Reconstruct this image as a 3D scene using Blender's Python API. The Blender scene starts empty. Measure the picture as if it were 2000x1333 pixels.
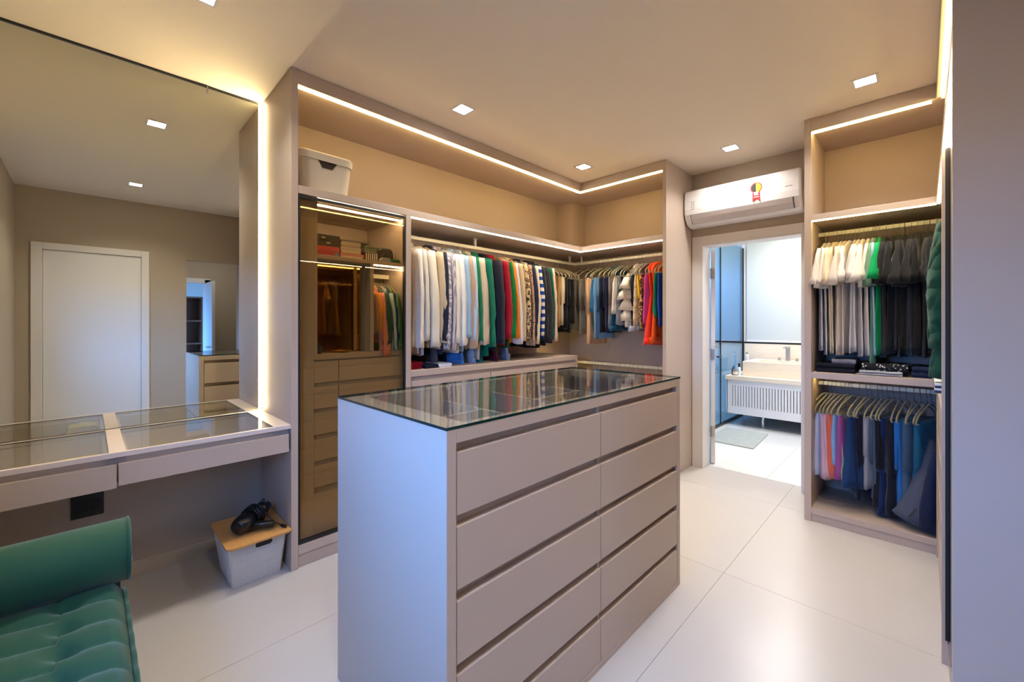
import bpy, bmesh, math, random
from mathutils import Vector, noise
random.seed(7)
PI = math.pi
sc = bpy.context.scene
C = bpy.data.collections.new('Scene'); sc.collection.children.link(C)

# ------------------------------------------------------------------ camera, sky, exposure
H = 2.803                       # ceiling height
cam_d = bpy.data.cameras.new('camera'); cam = bpy.data.objects.new('camera', cam_d); C.objects.link(cam)
cam_d.sensor_width = 36.0; cam_d.lens = 817.2356*36/2000; cam_d.shift_y = -35.66/2000; cam_d.clip_start = 0.02
cam.location = (0, 0, 1.38); cam.rotation_euler = (PI/2, 0, .7789-PI/2)
sc.camera = cam
w = bpy.data.worlds.new('sky'); sc.world = w; w.use_nodes = True
bg = w.node_tree.nodes['Background']; bg.inputs[0].default_value = (.11, .35, 1.0, 1); bg.inputs[1].default_value = 40
wt = w.node_tree; wc = wt.nodes.new('ShaderNodeTexCoord'); ws = wt.nodes.new('ShaderNodeSeparateXYZ'); wr = wt.nodes.new('ShaderNodeValToRGB')
wr.color_ramp.elements[0].position = .49; wr.color_ramp.elements[0].color = (.018, .016, .014, 1)      # ground outside, below the horizon
wr.color_ramp.elements[1].position = .51; wr.color_ramp.elements[1].color = (.11, .35, 1.0, 1)          # clear blue sky above it
wm = wt.nodes.new('ShaderNodeMapRange'); wm.inputs['From Min'].default_value = -1
wt.links.new(wc.outputs['Generated'], ws.inputs[0]); wt.links.new(ws.outputs['Z'], wm.inputs['Value']); wt.links.new(wm.outputs[0], wr.inputs[0]); wt.links.new(wr.outputs[0], bg.inputs[0])
sc.view_settings.view_transform = 'Standard'; sc.view_settings.look = 'None'
sc.view_settings.gamma = 1.0; sc.view_settings.use_curve_mapping = False
sc.view_settings.exposure = 0.46
sc.cycles.max_bounces = 10; sc.cycles.diffuse_bounces = 5; sc.cycles.glossy_bounces = 5
sc.cycles.transparent_max_bounces = 16; sc.cycles.caustics_reflective = False; sc.cycles.caustics_refractive = False
sc.cycles.sample_clamp_indirect = 6.0

def light(name, kind, loc, rot, energy, col, size=.1, size_y=None, shape=None, spread=None, portal=False, parent=None):
    d = bpy.data.lights.new(name, kind); d.energy = energy; d.color = col
    if kind == 'AREA':
        d.shape = shape or 'RECTANGLE'; d.size = size
        if size_y: d.size_y = size_y
        if spread: d.spread = spread
        if portal: d.cycles.is_portal = True
    o = bpy.data.objects.new(name, d); C.objects.link(o); o.location = loc; o.rotation_euler = rot
    return o
WARM = (1.0, .74, .28); NEUT = (1.0, .94, .86)
LED_E = 7.0
# daylight portals in the two windows and the bedroom window
light('window_portal', 'AREA', (-.6, .83, 1.45), (0, -PI/2, 0), 1, (1,1,1), .9, .56, portal=True)
light('bathroom_window_portal', 'AREA', (6.3, 3.36, 2.2), (-PI/2, 0, 0), 1, (1,1,1), .6, .5, portal=True)
light('bedroom_window_portal', 'AREA', (-.6, -3.9, 1.4), (0, -PI/2, 0), 1, (1,1,1), 1.4, 1.4, portal=True)

# ------------------------------------------------------------------ materials
def lin(c):
    if isinstance(c, str): c = tuple(int(c[i:i+2], 16) for i in (0, 2, 4))
    f = lambda v: (v/12.92 if v <= .04045 else ((v+.055)/1.055)**2.4)
    return tuple(f(v/255) for v in c) + (1,)
MATS = {}
def mat(name, c, rough=.5, metal=0, spec=.5, bump=0, bscale=40, var=0, vscale=3, sheen=0, stretch=None, coat=0):
    if name in MATS: return MATS[name]
    m = bpy.data.materials.new(name); m.use_nodes = True; nt = m.node_tree; b = nt.nodes['Principled BSDF']
    b.inputs['Base Color'].default_value = lin(c); b.inputs['Roughness'].default_value = rough
    b.inputs['Metallic'].default_value = metal; b.inputs['Specular IOR Level'].default_value = spec
    if sheen: b.inputs['Sheen Weight'].default_value = sheen; b.inputs['Sheen Roughness'].default_value = .4
    if coat: b.inputs['Coat Weight'].default_value = coat; b.inputs['Coat Roughness'].default_value = .08
    if bump or var:
        tc = nt.nodes.new('ShaderNodeTexCoord'); mp = nt.nodes.new('ShaderNodeMapping')
        nt.links.new(tc.outputs['Object'], mp.inputs[0])
        if stretch: mp.inputs['Scale'].default_value = stretch
    if var:
        n = nt.nodes.new('ShaderNodeTexNoise'); n.inputs['Scale'].default_value = vscale; n.inputs['Detail'].default_value = 4
        mx = nt.nodes.new('ShaderNodeMixRGB'); l = lin(c)
        mx.inputs[1].default_value = tuple(v*(1-var) for v in l[:3])+(1,); mx.inputs[2].default_value = tuple(min(1, v*(1+var)) for v in l[:3])+(1,)
        nt.links.new(mp.outputs[0], n.inputs['Vector']); nt.links.new(n.outputs['Fac'], mx.inputs[0]); nt.links.new(mx.outputs[0], b.inputs['Base Color'])
    if bump:
        n2 = nt.nodes.new('ShaderNodeTexNoise'); n2.inputs['Scale'].default_value = bscale; n2.inputs['Detail'].default_value = 3
        bp = nt.nodes.new('ShaderNodeBump'); bp.inputs['Strength'].default_value = bump; bp.inputs['Distance'].default_value = .01
        nt.links.new(mp.outputs[0], n2.inputs['Vector']); nt.links.new(n2.outputs['Fac'], bp.inputs['Height']); nt.links.new(bp.outputs[0], b.inputs['Normal'])
    MATS[name] = m; return m
def emit(name, col, s):
    if name in MATS: return MATS[name]
    m = bpy.data.materials.new(name); m.use_nodes = True; nt = m.node_tree; nt.nodes.clear()
    e = nt.nodes.new('ShaderNodeEmission'); o = nt.nodes.new('ShaderNodeOutputMaterial')
    e.inputs[0].default_value = tuple(col)+(1,); e.inputs[1].default_value = s; nt.links.new(e.outputs[0], o.inputs[0])
    MATS[name] = m; return m
def glass(name, tint, ior=1.5, rough=0.0):
    """thin sheet: clear transmission with a tint, Fresnel reflection on top"""
    if name in MATS: return MATS[name]
    m = bpy.data.materials.new(name); m.use_nodes = True; nt = m.node_tree; nt.nodes.clear()
    t = nt.nodes.new('ShaderNodeBsdfTransparent'); g = nt.nodes.new('ShaderNodeBsdfGlossy'); f = nt.nodes.new('ShaderNodeFresnel')
    mx = nt.nodes.new('ShaderNodeMixShader'); o = nt.nodes.new('ShaderNodeOutputMaterial')
    t.inputs[0].default_value = lin(tint); g.inputs['Roughness'].default_value = rough; 
    ge = nt.nodes.new('ShaderNodeNewGeometry'); mr = nt.nodes.new('ShaderNodeMapRange'); mr.inputs['To Min'].default_value = ior; mr.inputs['To Max'].default_value = 1/ior
    nt.links.new(ge.outputs['Backfacing'], mr.inputs['Value']); nt.links.new(mr.outputs[0], f.inputs['IOR'])
    nt.links.new(f.outputs[0], mx.inputs[0]); nt.links.new(t.outputs[0], mx.inputs[1]); nt.links.new(g.outputs[0], mx.inputs[2]); nt.links.new(mx.outputs[0], o.inputs[0])
    MATS[name] = m; return m
def patterned(name, kind, c1, c2, scale=1.0, rough=.8):
    """cloth with a woven or printed pattern"""
    if name in MATS: return MATS[name]
    m = mat(name, c1, rough, spec=.2); nt = m.node_tree; b = nt.nodes['Principled BSDF']
    tc = nt.nodes.new('ShaderNodeTexCoord'); mx = nt.nodes.new('ShaderNodeMixRGB'); rp = nt.nodes.new('ShaderNodeValToRGB'); rp.color_ramp.interpolation = 'CONSTANT'
    mx.inputs[1].default_value = lin(c1); mx.inputs[2].default_value = lin(c2); e = rp.color_ramp.elements
    src = None
    if kind in ('stripes', 'vstripes', 'swirl'):
        t = nt.nodes.new('ShaderNodeTexWave'); t.bands_direction = 'Z' if kind == 'stripes' else 'Y' if kind == 'vstripes' else 'DIAGONAL'
        t.inputs['Scale'].default_value = scale; t.inputs['Distortion'].default_value = 9 if kind == 'swirl' else 0
        src = t.outputs['Fac']; e[0].position = 0; e[1].position = .5; e[0].color = (0,0,0,1); e[1].color = (1,1,1,1)
    elif kind == 'checker':
        t = nt.nodes.new('ShaderNodeTexChecker'); t.inputs['Scale'].default_value = scale; src = t.outputs['Fac']; e[1].position = .5
    else:
        t = nt.nodes.new('ShaderNodeTexVoronoi'); t.inputs['Scale'].default_value = scale; src = t.outputs['Distance']
        if kind == 'dots': e[0].color = (1,1,1,1); e[1].color = (0,0,0,1); e[1].position = .28
        else:                                      # leopard: rings
            e[0].color = (.35,.35,.35,1); e[1].position = .3; e[1].color = (1,1,1,1); x = e.new(.52); x.color = (0,0,0,1)
    nt.links.new(tc.outputs['Object'], t.inputs['Vector']); nt.links.new(src, rp.inputs[0]); nt.links.new(rp.outputs[0], mx.inputs[0]); nt.links.new(mx.outputs[0], b.inputs['Base Color'])
    return m

TAUPE = mat('taupe_lacquer', (183,166,153), .42, spec=.4, bump=.02, bscale=300)
TAUPE_IN = mat('taupe_laminate_inside', (176,158,144), .5, spec=.3)
WALLM = mat('taupe_wall_paint', (178,164,148), .85, spec=.2, bump=.03, bscale=120)
CEIL = mat('ceiling_paint', (240,230,214), .9, spec=.1)
TILE = mat('floor_tile_stone', (188,183,180), .3, spec=.45, var=.035, vscale=2.2, bump=.012, bscale=14)
GROUT = mat('grout', (184,177,170), .9)
WHITE = mat('white_lacquer', (226,224,224), .35, spec=.4)
WHITE_TRIM = mat('white_trim_paint', (222,218,216), .4, spec=.4)
BLACK = mat('black_metal', (22,22,24), .35, spec=.5)
RUBBER = mat('black_gasket', (14,14,16), .6)
RAIL = mat('cream_plastic_rail', (216,212,186), .4)
STEEL = mat('brushed_steel', (190,188,184), .28, metal=1)
CHROME = mat('chrome', (215,215,218), .08, metal=1)
VELVET = mat('beige_velvet_hanger', (158,150,116), .8, spec=.2, sheen=.5)
VELVET2 = mat('olive_velvet_hanger', (140,132,100), .85, spec=.2, sheen=.5)
BLACKH = mat('black_plastic_hanger', (24,22,22), .5)
MIRROR = mat('mirror_silver', (232,234,222), .0, metal=1)
GLASS = glass('clear_glass', (248,251,250))
SMOKE = glass('smoked_glass', (238,228,206), 1.5)
SMIRROR = mat('bronze_mirror', (182,158,118), .02, metal=1)
GEDGE = mat('green_glass_edge', (10,44,44), .15)
LED = emit('led_diffuser', WARM, LED_E*4.2)
LEDN = emit('led_diffuser_neutral', (1.0,.76,.5), LED_E*4.6)
LEDV = emit('led_diffuser_vertical', (1.0, .77, .42), LED_E*13)
LEDC = emit('led_diffuser_cabinet', (1.0,.80,.56), LED_E*9)
LAMP = emit('downlight_lamp', (1.0,.95,.88), 30)
TRAV = mat('travertine', (232,216,192), .4, var=.12, vscale=5, stretch=(1,1.2,9), bump=.05, bscale=8)
GREEN_V = mat('green_velvet', (32,76,60), .75, spec=.2, sheen=.3, bump=.05, bscale=60, var=.12, vscale=9)
BAMBOO = mat('bamboo', (198,146,84), .4, var=.16, vscale=4, stretch=(26,2,2))
GREYPL = mat('grey_plastic', (196,192,188), .45)
CREAMPL = mat('cream_plastic', (206,196,176), .45)

# ------------------------------------------------------------------ mesh helpers
class MB:
    def rot(s, a, cx, cy):
        c, q = math.cos(a), math.sin(a)
        s.v = [(cx+(x-cx)*c-(y-cy)*q, cy+(x-cx)*q+(y-cy)*c, z) for x, y, z in s.v]; return s
    def __init__(s): s.v = []; s.f = []; s.mi = []; s.cur = 0
    def add(s, vs, fs):
        o = len(s.v); s.v += [tuple(p) for p in vs]; s.f += [tuple(i+o for i in f) for f in fs]; s.mi += [s.cur]*len(fs); return s
    def box(s, x0, x1, y0, y1, z0, z1):
        x0, x1 = sorted((x0, x1)); y0, y1 = sorted((y0, y1)); z0, z1 = sorted((z0, z1))
        return s.add([(x0,y0,z0),(x1,y0,z0),(x1,y1,z0),(x0,y1,z0),(x0,y0,z1),(x1,y0,z1),(x1,y1,z1),(x0,y1,z1)],
                     [(0,3,2,1),(4,5,6,7),(0,1,5,4),(1,2,6,5),(2,3,7,6),(3,0,4,7)])
    def loft(s, rings, cap=True, closed=True):
        n = len(rings[0]); vs = [p for r in rings for p in r]; fs = []
        m = n if closed else n-1
        for i in range(len(rings)-1):
            for j in range(m):
                a, b = i*n+j, i*n+(j+1) % n; fs.append((a, b, b+n, a+n))
        if cap and closed: fs.append(tuple(range(n-1, -1, -1))); fs.append(tuple((len(rings)-1)*n+j for j in range(n)))
        return s.add(vs, fs)
    def tube(s, path, r, n=8, closed=False, cap=True):
        P = [Vector(p) for p in path]; N = len(P); rings = []; up = None
        for i in range(N):
            a = P[(i-1) % N] if (closed or i > 0) else P[i]; b = P[(i+1) % N] if (closed or i < N-1) else P[i]
            t = (b-a).normalized()
            if up is None: up = t.orthogonal().normalized()
            up = (up - t*up.dot(t)).normalized(); sd = t.cross(up); rr = r[i] if isinstance(r, (list, tuple)) else r
            rings.append([P[i]+(up*math.cos(2*PI*k/n)+sd*math.sin(2*PI*k/n))*rr for k in range(n)])
        if closed: rings.append(rings[0]); cap = False
        return s.loft(rings, cap)
    def lathe(s, prof, c=(0,0,0), n=20, axis='z', cap=True):
        rings = []
        for r, h in prof:
            ring = []
            for k in range(n):
                a = 2*PI*k/n; u, v = r*math.cos(a), r*math.sin(a)
                p = {'z': (u, v, h), 'y': (v, h, u), 'x': (h, u, v)}[axis]
                ring.append((p[0]+c[0], p[1]+c[1], p[2]+c[2]))
            rings.append(ring)
        return s.loft(rings, cap)
    def prism(s, poly, axis, a, b):
        def P(u, v, h): return {'x': (h, u, v), 'y': (u, h, v), 'z': (u, v, h)}[axis]
        return s.loft([[P(u, v, a) for u, v in poly], [P(u, v, b) for u, v in poly]])
def rrect(x0, x1, y0, y1, r, n=5):
    out = []
    for cx, cy, a0 in ((x1-r, y1-r, 0), (x0+r, y1-r, PI/2), (x0+r, y0+r, PI), (x1-r, y0+r, 1.5*PI)):
        for k in range(n+1):
            a = a0+PI/2*k/n; out.append((cx+r*math.cos(a), cy+r*math.sin(a)))
    return out
ORG = {}
def obj(name, mb, m, parent=None, smooth=False, bevel=0, local=False, mats=None):
    off = Vector((0,0,0)) if (local or parent is None) else ORG.get(parent.name, Vector((0,0,0)))
    me = bpy.data.meshes.new(name)
    me.from_pydata([tuple(Vector(p)-off) for p in mb.v], [], mb.f)
    for x in (mats or [m]): me.materials.append(x)
    if mats: me.polygons.foreach_set('material_index', mb.mi)
    bm = bmesh.new(); bm.from_mesh(me); bmesh.ops.recalc_face_normals(bm, faces=bm.faces[:]); bm.to_mesh(me); bm.free()
    if smooth: me.polygons.foreach_set('use_smooth', [True]*len(me.polygons))
    o = bpy.data.objects.new(name, me); C.objects.link(o)
    if parent is not None: o.parent = parent
    ORG[o.name] = off
    if bevel:
        b = o.modifiers.new('Bevel', 'BEVEL'); b.width = bevel; b.segments = 2; b.limit_method = 'ANGLE'; b.angle_limit = .6
    return o
def bx(name, m, parent, *b, bevel=.0015): return obj(name, MB().box(*b), m, parent, bevel=bevel)
def tag(o, label, cat, group=None):
    o['label'] = label; o['category'] = cat
    if group: o['group'] = group
    return o
def thing(name, label, cat, loc=(0,0,0), rotz=0, group=None):
    o = bpy.data.objects.new(name, None); C.objects.link(o); o.location = loc; o.rotation_euler = (0,0,rotz); o.empty_display_size = .1
    ORG[o.name] = Vector(loc); return tag(o, label, cat, group)
def struct(name, mb, m, parent=None, bevel=0):
    o = obj(name, mb, m, parent, bevel=bevel); o['kind'] = 'structure'; return o
def dup(root, loc, rotz, label=None, group=None):
    r = root.copy(); C.objects.link(r); r.location = loc; r.rotation_euler = (0,0,rotz)
    if label: r['label'] = label
    if group: r['group'] = group
    for ch in list(root.children):
        c = ch.copy(); C.objects.link(c); c.parent = r
        for g in ch.children: d = g.copy(); C.objects.link(d); d.parent = c
    return r

# key planes (metres)
YW, YM, XC, XF = 2.496, 3.071, 3.527, 4.104       # front of left run, mirror wall, front of back units, back wall
YR = -.048                                        # front of the right run
X0 = .79                                          # outer face of the tall end panel beside the mirror
# ------------------------------------------------------------------ room shell
fl = struct('floor', MB().box(-.63, 7.1, -.75, 3.3, -.1, -.004), GROUT)
def tiles(x_edges, y_edges, parent, m, z=0.0, g=.0009):
    for i in range(len(x_edges)-1):
        for j in range(len(y_edges)-1):
            obj('tile', MB().box(x_edges[i]+g, x_edges[i+1]-g, y_edges[j]+g, y_edges[j+1]-g, -.004, z), m, parent)
tiles((-.55, .06, 1.26, 2.46, 3.66, 4.22), (-.7, -.41, .79, 1.99, 3.08), fl, TILE)
BTILE = mat('bathroom_floor_tile', (226,226,224), .12, spec=.5)
tiles((4.22, 5.4, 6.6, 7.05), (.2, 1.0, 1.95, 3.25), fl, BTILE)
struct('ceiling', MB().box(-.63, 4.2, -.75, 3.17, H, H+.1), CEIL)
struct('wall_left', MB().box(-.63, 4.26, YM, YM+.1, 0, H), WALLM)
struct('wall_back', MB().box(XF, 4.25, 1.515, YM, 0, H).box(XF, 4.25, -.75, .705, 0, H).box(XF, 4.25, .705, 1.515, 2.125, H), WALLM)
struct('wall_right', MB().box(1.46, XF, -.75, -.65, 0, H), WALLM)
struct('wall_rear', MB().box(-.53, -.40, -.59, -.49, 0, H).box(.50, .87, -.59, -.49, 0, H).box(-.40, .50, -.59, -.49, 2.22, H).box(.87, 1.46, -.59, -.49, 2.173, H).box(-.42, .52, -.60, -.57, 0, 2.25), WALLM)  # last box is an added backing, blocks sky light at the door gaps
struct('wall_front', MB().box(-.63, -.53, -.59, .55, 0, H).box(-.63, -.53, 1.11, 3.17, 0, H).box(-.63, -.53, .55, 1.11, 0, 1.0).box(-.63, -.53, .55, 1.11, 1.9, H), WALLM)
struct('baseboard_left', MB().box(-.53, X0, YM-.014, YM, 0, .08), WALLM, bevel=.002)
# the daylight window in the wall beside the camera
win = thing('window_1', 'white framed window beside the vanity bench', 'window', (-.58, .83, 1.0)); win['kind'] = 'structure'
obj('frame', MB().box(-.61,-.55,.55,.57,1.0,1.9).box(-.61,-.55,1.09,1.11,1.0,1.9).box(-.61,-.55,.57,1.09,1.0,1.02).box(-.61,-.55,.57,1.09,1.88,1.9), WHITE_TRIM, win, bevel=.003)
obj('pane', MB().box(-.583,-.577,.57,1.09,1.02,1.88), GLASS, win)
# white door in the rear wall, seen in the mirror
d = thing('door_1', 'closed white door in the wall opposite the mirror', 'door', (.05, -.5, 0)); d['kind'] = 'structure'
obj('door_frame', MB().box(-.42,-.338,-.505,-.468,0,2.23).box(.444,.514,-.505,-.468,0,2.23).box(-.338,.444,-.505,-.468,2.158,2.23), WHITE_TRIM, d, bevel=.003)
bx('leaf', WHITE, d, -.336, .442, -.53, -.488, .004, 2.155, bevel=.002)
# bathroom shell
BW = mat('bathroom_wall', (226,226,224), .6)
struct('wall_bath_back', MB().box(6.95, 7.05, .2, 3.3, 0, 2.75), BW)
struct('wall_bath_right', MB().box(4.25, 7.05, .1, .2, 0, 2.75), BW)
struct('wall_bath_left', MB().box(4.25, 5.6, 3.25, 3.35, 0, 2.75).box(6.8, 7.05, 3.25, 3.35, 0, 2.75).box(5.6, 6.0, 3.25, 3.35, 0, 2.75).box(6.6, 6.8, 3.25, 3.35, 0, 2.75).box(6.0, 6.6, 3.25, 3.35, 0, 1.95).box(6.0, 6.6, 3.25, 3.35, 2.45, 2.75), BW)
struct('ceiling_bath', MB().box(4.2, 7.1, .1, 3.35, 2.75, 2.85), CEIL)
w2 = thing('window_2', 'shower window with a black frame', 'window', (6.3, 3.3, 1.95)); w2['kind'] = 'structure'
obj('frame', MB().box(6.0,6.02,3.28,3.32,1.95,2.45).box(6.58,6.6,3.28,3.32,1.95,2.45).box(6.02,6.58,3.28,3.32,1.95,1.97).box(6.02,6.58,3.28,3.32,2.43,2.45), BLACK, w2)
obj('pane', MB().box(6.02,6.58,3.297,3.303,1.97,2.43), GLASS, w2)
# corridor and bedroom seen through the opening beside the rear door
struct('wall_corridor_left', MB().box(.5,.6,-2.5,-.59,0,2.7), WALLM)
struct('wall_corridor_right', MB().box(1.9,2.0,-2.5,-.75,0,2.7), WALLM)
struct('wall_corridor_end', MB().box(1.43,2.0,-2.6,-2.5,0,2.7).box(.5,1.43,-2.6,-2.5,2.1,2.7), WALLM)
struct('floor_corridor', MB().box(-.6,2.6,-5.3,-.75,-.1,-.002), TILE)
struct('ceiling_corridor', MB().box(-.6,2.6,-5.3,-.59,2.7,2.8), CEIL)
struct('wall_bedroom', MB().box(-.7,2.6,-5.4,-5.3,0,2.7).box(2.5,2.6,-5.3,-2.6,0,2.7).box(-.6,.5,-2.6,-2.5,0,2.7).box(-.7,-.6,-5.3,-4.7,0,2.7).box(-.7,-.6,-3.1,-2.5,0,2.7).box(-.7,-.6,-4.7,-3.1,0,.7).box(-.7,-.6,-4.7,-3.1,2.1,2.7), BW)
d = thing('door_2', 'open white bedroom door seen in the mirror', 'door', (1.4, -2.5, 0)); d['kind'] = 'structure'
obj('door_frame', MB().box(1.38,1.46,-2.62,-2.48,0,2.1).box(.6,1.46,-2.62,-2.48,2.04,2.12), WHITE_TRIM, d)
lf = bx('leaf', WHITE, d, 1.35, 1.39, -2.48, -1.74, .005, 2.03)
obj('handle', MB().tube([(1.35,-1.82,1.0),(1.30,-1.82,1.0),(1.30,-1.93,1.0)], .009).tube([(1.39,-1.82,1.0),(1.44,-1.82,1.0),(1.44,-1.93,1.0)], .009), STEEL, lf)
BROWN = mat('brown_wood', (112,66,44), .5, var=.15, vscale=5)
t = thing('bookcase', 'brown wooden bookcase in the blue lit bedroom seen in the mirror', 'bookcase', (1.25,-4.4,0))
obj('carcass', MB().box(1.0,1.03,-4.6,-4.2,0,1.9).box(1.6,1.63,-4.6,-4.2,0,1.9).box(1.03,1.6,-4.6,-4.58,0,1.9), BROWN, t)
for z in (.02,.55,.95,1.4,1.87): bx('shelf', BROWN, t, 1.03,1.6,-4.58,-4.2,z,z+.03)

# ------------------------------------------------------------------ wardrobe on the left wall and round the back corner
t = thing('corner_wardrobe', 'taupe built-in L-shaped open wardrobe running along the left wall into the back corner', 'wardrobe', (2.2, 2.8, 0))
bx('side_panel', TAUPE, t, X0, .826, YW, YM-.002, 0, H-.002)
obj('header', MB().box(.826, XC, YW+.004, YW+.022, 2.72, H-.002).box(XC, XC+.018, 1.633, YW+.022, 2.72, H-.002), TAUPE, t, bevel=.0015)
obj('top_panel', MB().box(.826, XF-.002, YW+.022, YM-.002, 2.735, 2.752).box(XC+.018, XF-.002, 1.633, YW+.022, 2.735, 2.752), TAUPE_IN, t)
obj('upper_shelf', MB().box(.826, XF-.02, YW, YM-.02, 2.107, 2.153).box(XC, XF-.02, 1.633, YW, 2.107, 2.153), TAUPE, t, bevel=.0015)
obj('back_panel', MB().box(.826, XF-.02, YM-.02, YM-.003, .0, 2.735).box(XF-.02, XF-.003, 1.633, YM-.003, 0, 2.735), TAUPE_IN, t)
bx('column_boxing', TAUPE_IN, t, 3.84, XF-.02, 2.83, YM-.02, 2.153, 2.735)
bx('divider', TAUPE, t, 1.509, 1.549, YW, YM-.02, 0, 2.107)
bx('end_panel', TAUPE, t, XC, XF-.003, 1.6005, 1.633, 0, H-.002)
bx('lower_shelf', TAUPE, t, 1.549, 3.47, YW, YM-.02, 1.009, 1.051)
bx('base', TAUPE, t, 1.549, 3.47, YW+.02, YM-.02, .0, .09)
bx('corner_base', TAUPE, t, XC, XF-.02, 1.633, 3.0, .05, .092)
bx('plinth', TAUPE, t, XC+.012, XC+.03, 1.633, 3.0, 0, .05)
bx('corner_side_panel', TAUPE, t, 3.44, 3.47, YW, YM-.02, .09, 1.009)
obj('light_strip', MB().box(.83, XC-.0, YW+.024, YW+.036, 2.711, 2.721), LED, t)
obj('light_strip', MB().box(XC+.02, XC+.032, 1.636, YW+.036, 2.711, 2.721), LED, t)
obj('light_strip', MB().box(1.552, XC+.006, YW+.006, YW+.016, 2.1, 2.107), LEDN, t)
obj('light_strip', MB().box(XC+.006, XC+.016, 1.636, YW+.016, 2.1, 2.107), LEDN, t)
obj('light_strip', MB().box(3.471, 3.479, 2.56, 2.95, .985, .995), LED, t)
RZ = 2.03
def rail(parent, p0, p1, along, nm='clothes_rail'):
    (x0,y0), (x1,y1), z = p0, p1, RZ if len(along) == 1 else along[1]
    mb = MB().box(x0-.008 if along[0]=='y' else x0, x1+.008 if along[0]=='y' else x1, y0-.008 if along[0]=='x' else y0, y1+.008 if along[0]=='x' else y1, z-.014, z+.014)
    return obj(nm, mb, RAIL, parent, bevel=.003)
rail(t, (1.549,2.78), (3.83,2.78), ('x',))
rail(t, (3.815,1.633), (3.815,2.76), ('y',))
rail(t, (3.815,1.633), (3.815,2.95), ('y',.949))
for x in (2.36, 3.72): obj('rail_bracket', MB().box(x-.008,x+.008,2.772,2.788,2.044,2.1).lathe([(.022,2.1),(.022,2.107)], (x,2.78,0), 12), GREYPL, t)
obj('rail_bracket', MB().box(3.807,3.823,2.68,2.696,2.044,2.107), GREYPL, t)
# drawers under the left rail
u = thing('drawer_unit', 'taupe double drawer unit under the left clothes rail behind the island', 'drawers', (2.5, 2.6, .09))
bx('carcass', TAUPE_IN, u, 1.551, 3.438, YW+.022, YM-.03, .092, 1.007)
for k in range(4):
    zt = .981-k*.222
    for a, b in ((1.555, 2.287), (2.293, 3.434)): bx('drawer', TAUPE, u, a, b, YW+.004, YW+.021, zt-.19, zt)

# ------------------------------------------------------------------ glass fronted cabinet at the left end
g = thing('glass_cabinet', 'tall smoked glass display cabinet beside the mirror, with books and drawers inside', 'cabinet', (1.16, 2.6, 0))
bx('filler_panel', TAUPE, g, .828, .925, 2.535, 2.553, .13, 2.095)
bx('plinth', TAUPE, g, .828, 1.507, YW+.014, YW+.03, 0, .076)
bx('base', TAUPE, g, .828, 1.507, YW+.002, YM-.025, .076, .13)
bx('inner_side_panel', TAUPE, g, .925, .945, 2.535, YM-.025, 1.19, 2.095)
obj('top_panel', MB().box(.828, 1.507, 2.56, YM-.025, 2.085, 2.105), TAUPE_IN, g)
bx('book_shelf', TAUPE, g, .945, 1.507, 2.545, YM-.025, 1.76, 1.785)
bx('mirror_panel', SMIRROR, g, .947, 1.277, 2.62, 2.626, 1.197, 1.758, bevel=0)
bx('inner_divider', TAUPE, g, 1.278, 1.302, 2.545, YM-.025, 1.197, 1.76)
bx('counter', TAUPE, g, .828, 1.507, 2.54, YM-.025, 1.16, 1.195)
obj('light_strip', MB().box(.947, 1.505, 2.562, 2.570, 2.076, 2.084), LEDC, g)
obj('light_strip', MB().box(1.304, 1.505, 2.55, 2.558, 1.753, 1.76), LEDC, g)
obj('clothes_rail', MB().box(1.302, 1.507, 2.722, 2.738, 1.69, 1.718), RAIL, g)
dr = MB().box(.83, 1.505, 2.565, YM-.025, .132, 1.158); obj('drawer_carcass', dr, TAUPE_IN, g)
for k in range(5):
    zt = 1.152-k*.1535
    for a, b in ((.832, 1.073), (1.077, 1.503)): bx('drawer', TAUPE, g, a, b, 2.545, 2.562, zt-.127, zt)
bx('bottom_front', TAUPE, g, .832, 1.503, 2.545, 2.562, .134, .375)
dd = obj('glass_door', MB().box(.83,.838,YW+.002,YW+.024,.134,2.1).box(1.497,1.505,YW+.002,YW+.024,.134,2.1).box(.838,1.497,YW+.002,YW+.024,.134,.150).box(.838,1.497,YW+.002,YW+.024,2.084,2.1), RUBBER, g)
obj('pane', MB().box(.838,1.497,YW+.006,YW+.010,.150,2.084), SMOKE, dd)

# ------------------------------------------------------------------ right-hand wardrobes
XRW = XC+.004; YE = .6034
t = thing('end_wardrobe', 'taupe double-rail open wardrobe unit right of the bathroom door', 'wardrobe', (3.8, .2, 0))
bx('side_panel', TAUPE, t, XRW, XF-.003, .563, YE, 0, H-.002)
bx('header', TAUPE, t, XRW+.004, XRW+.022, YR, .563, 2.712, H-.002)
bx('top_panel', TAUPE_IN, t, XRW+.022, XF-.003, -.63, .563, 2.728, 2.745)
bx('back_panel', TAUPE_IN, t, XF-.02, XF-.003, -.64, .563, 0, 2.728)
bx('upper_shelf', TAUPE, t, XRW, XF-.02, -.64, .563, 2.09, 2.13)
bx('middle_shelf', TAUPE, t, XRW, XF-.02, -.64, .563, .995, 1.037)
bx('base', TAUPE, t, XRW, XF-.02, -.64, .563, .053, .092)
bx('plinth', TAUPE, t, XRW+.008, XRW+.026, YR, .563, 0, .053)
rail(t, (3.815,-.62), (3.815,.563), ('y',))
rail(t, (3.815,-.62), (3.815,.563), ('y',.936))
obj('light_strip', MB().box(XRW+.024, XRW+.036, YR+.02, .56, 2.702, 2.713), LED, t)
obj('light_strip', MB().box(XRW+.006, XRW+.016, YR, .56, 2.083, 2.09), LED, t)
obj('light_strip', MB().box(XRW+.12, XRW+.13, .40, .56, .990, .9945), LED, t)
t = thing('side_wardrobe', 'taupe wardrobe run along the right wall with a tall end panel nearest the viewer', 'wardrobe', (2.3, -.3, 0))
bx('end_panel', TAUPE, t, 1.46, 1.492, -.64, YR+.001, 0, H-.002)
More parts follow.
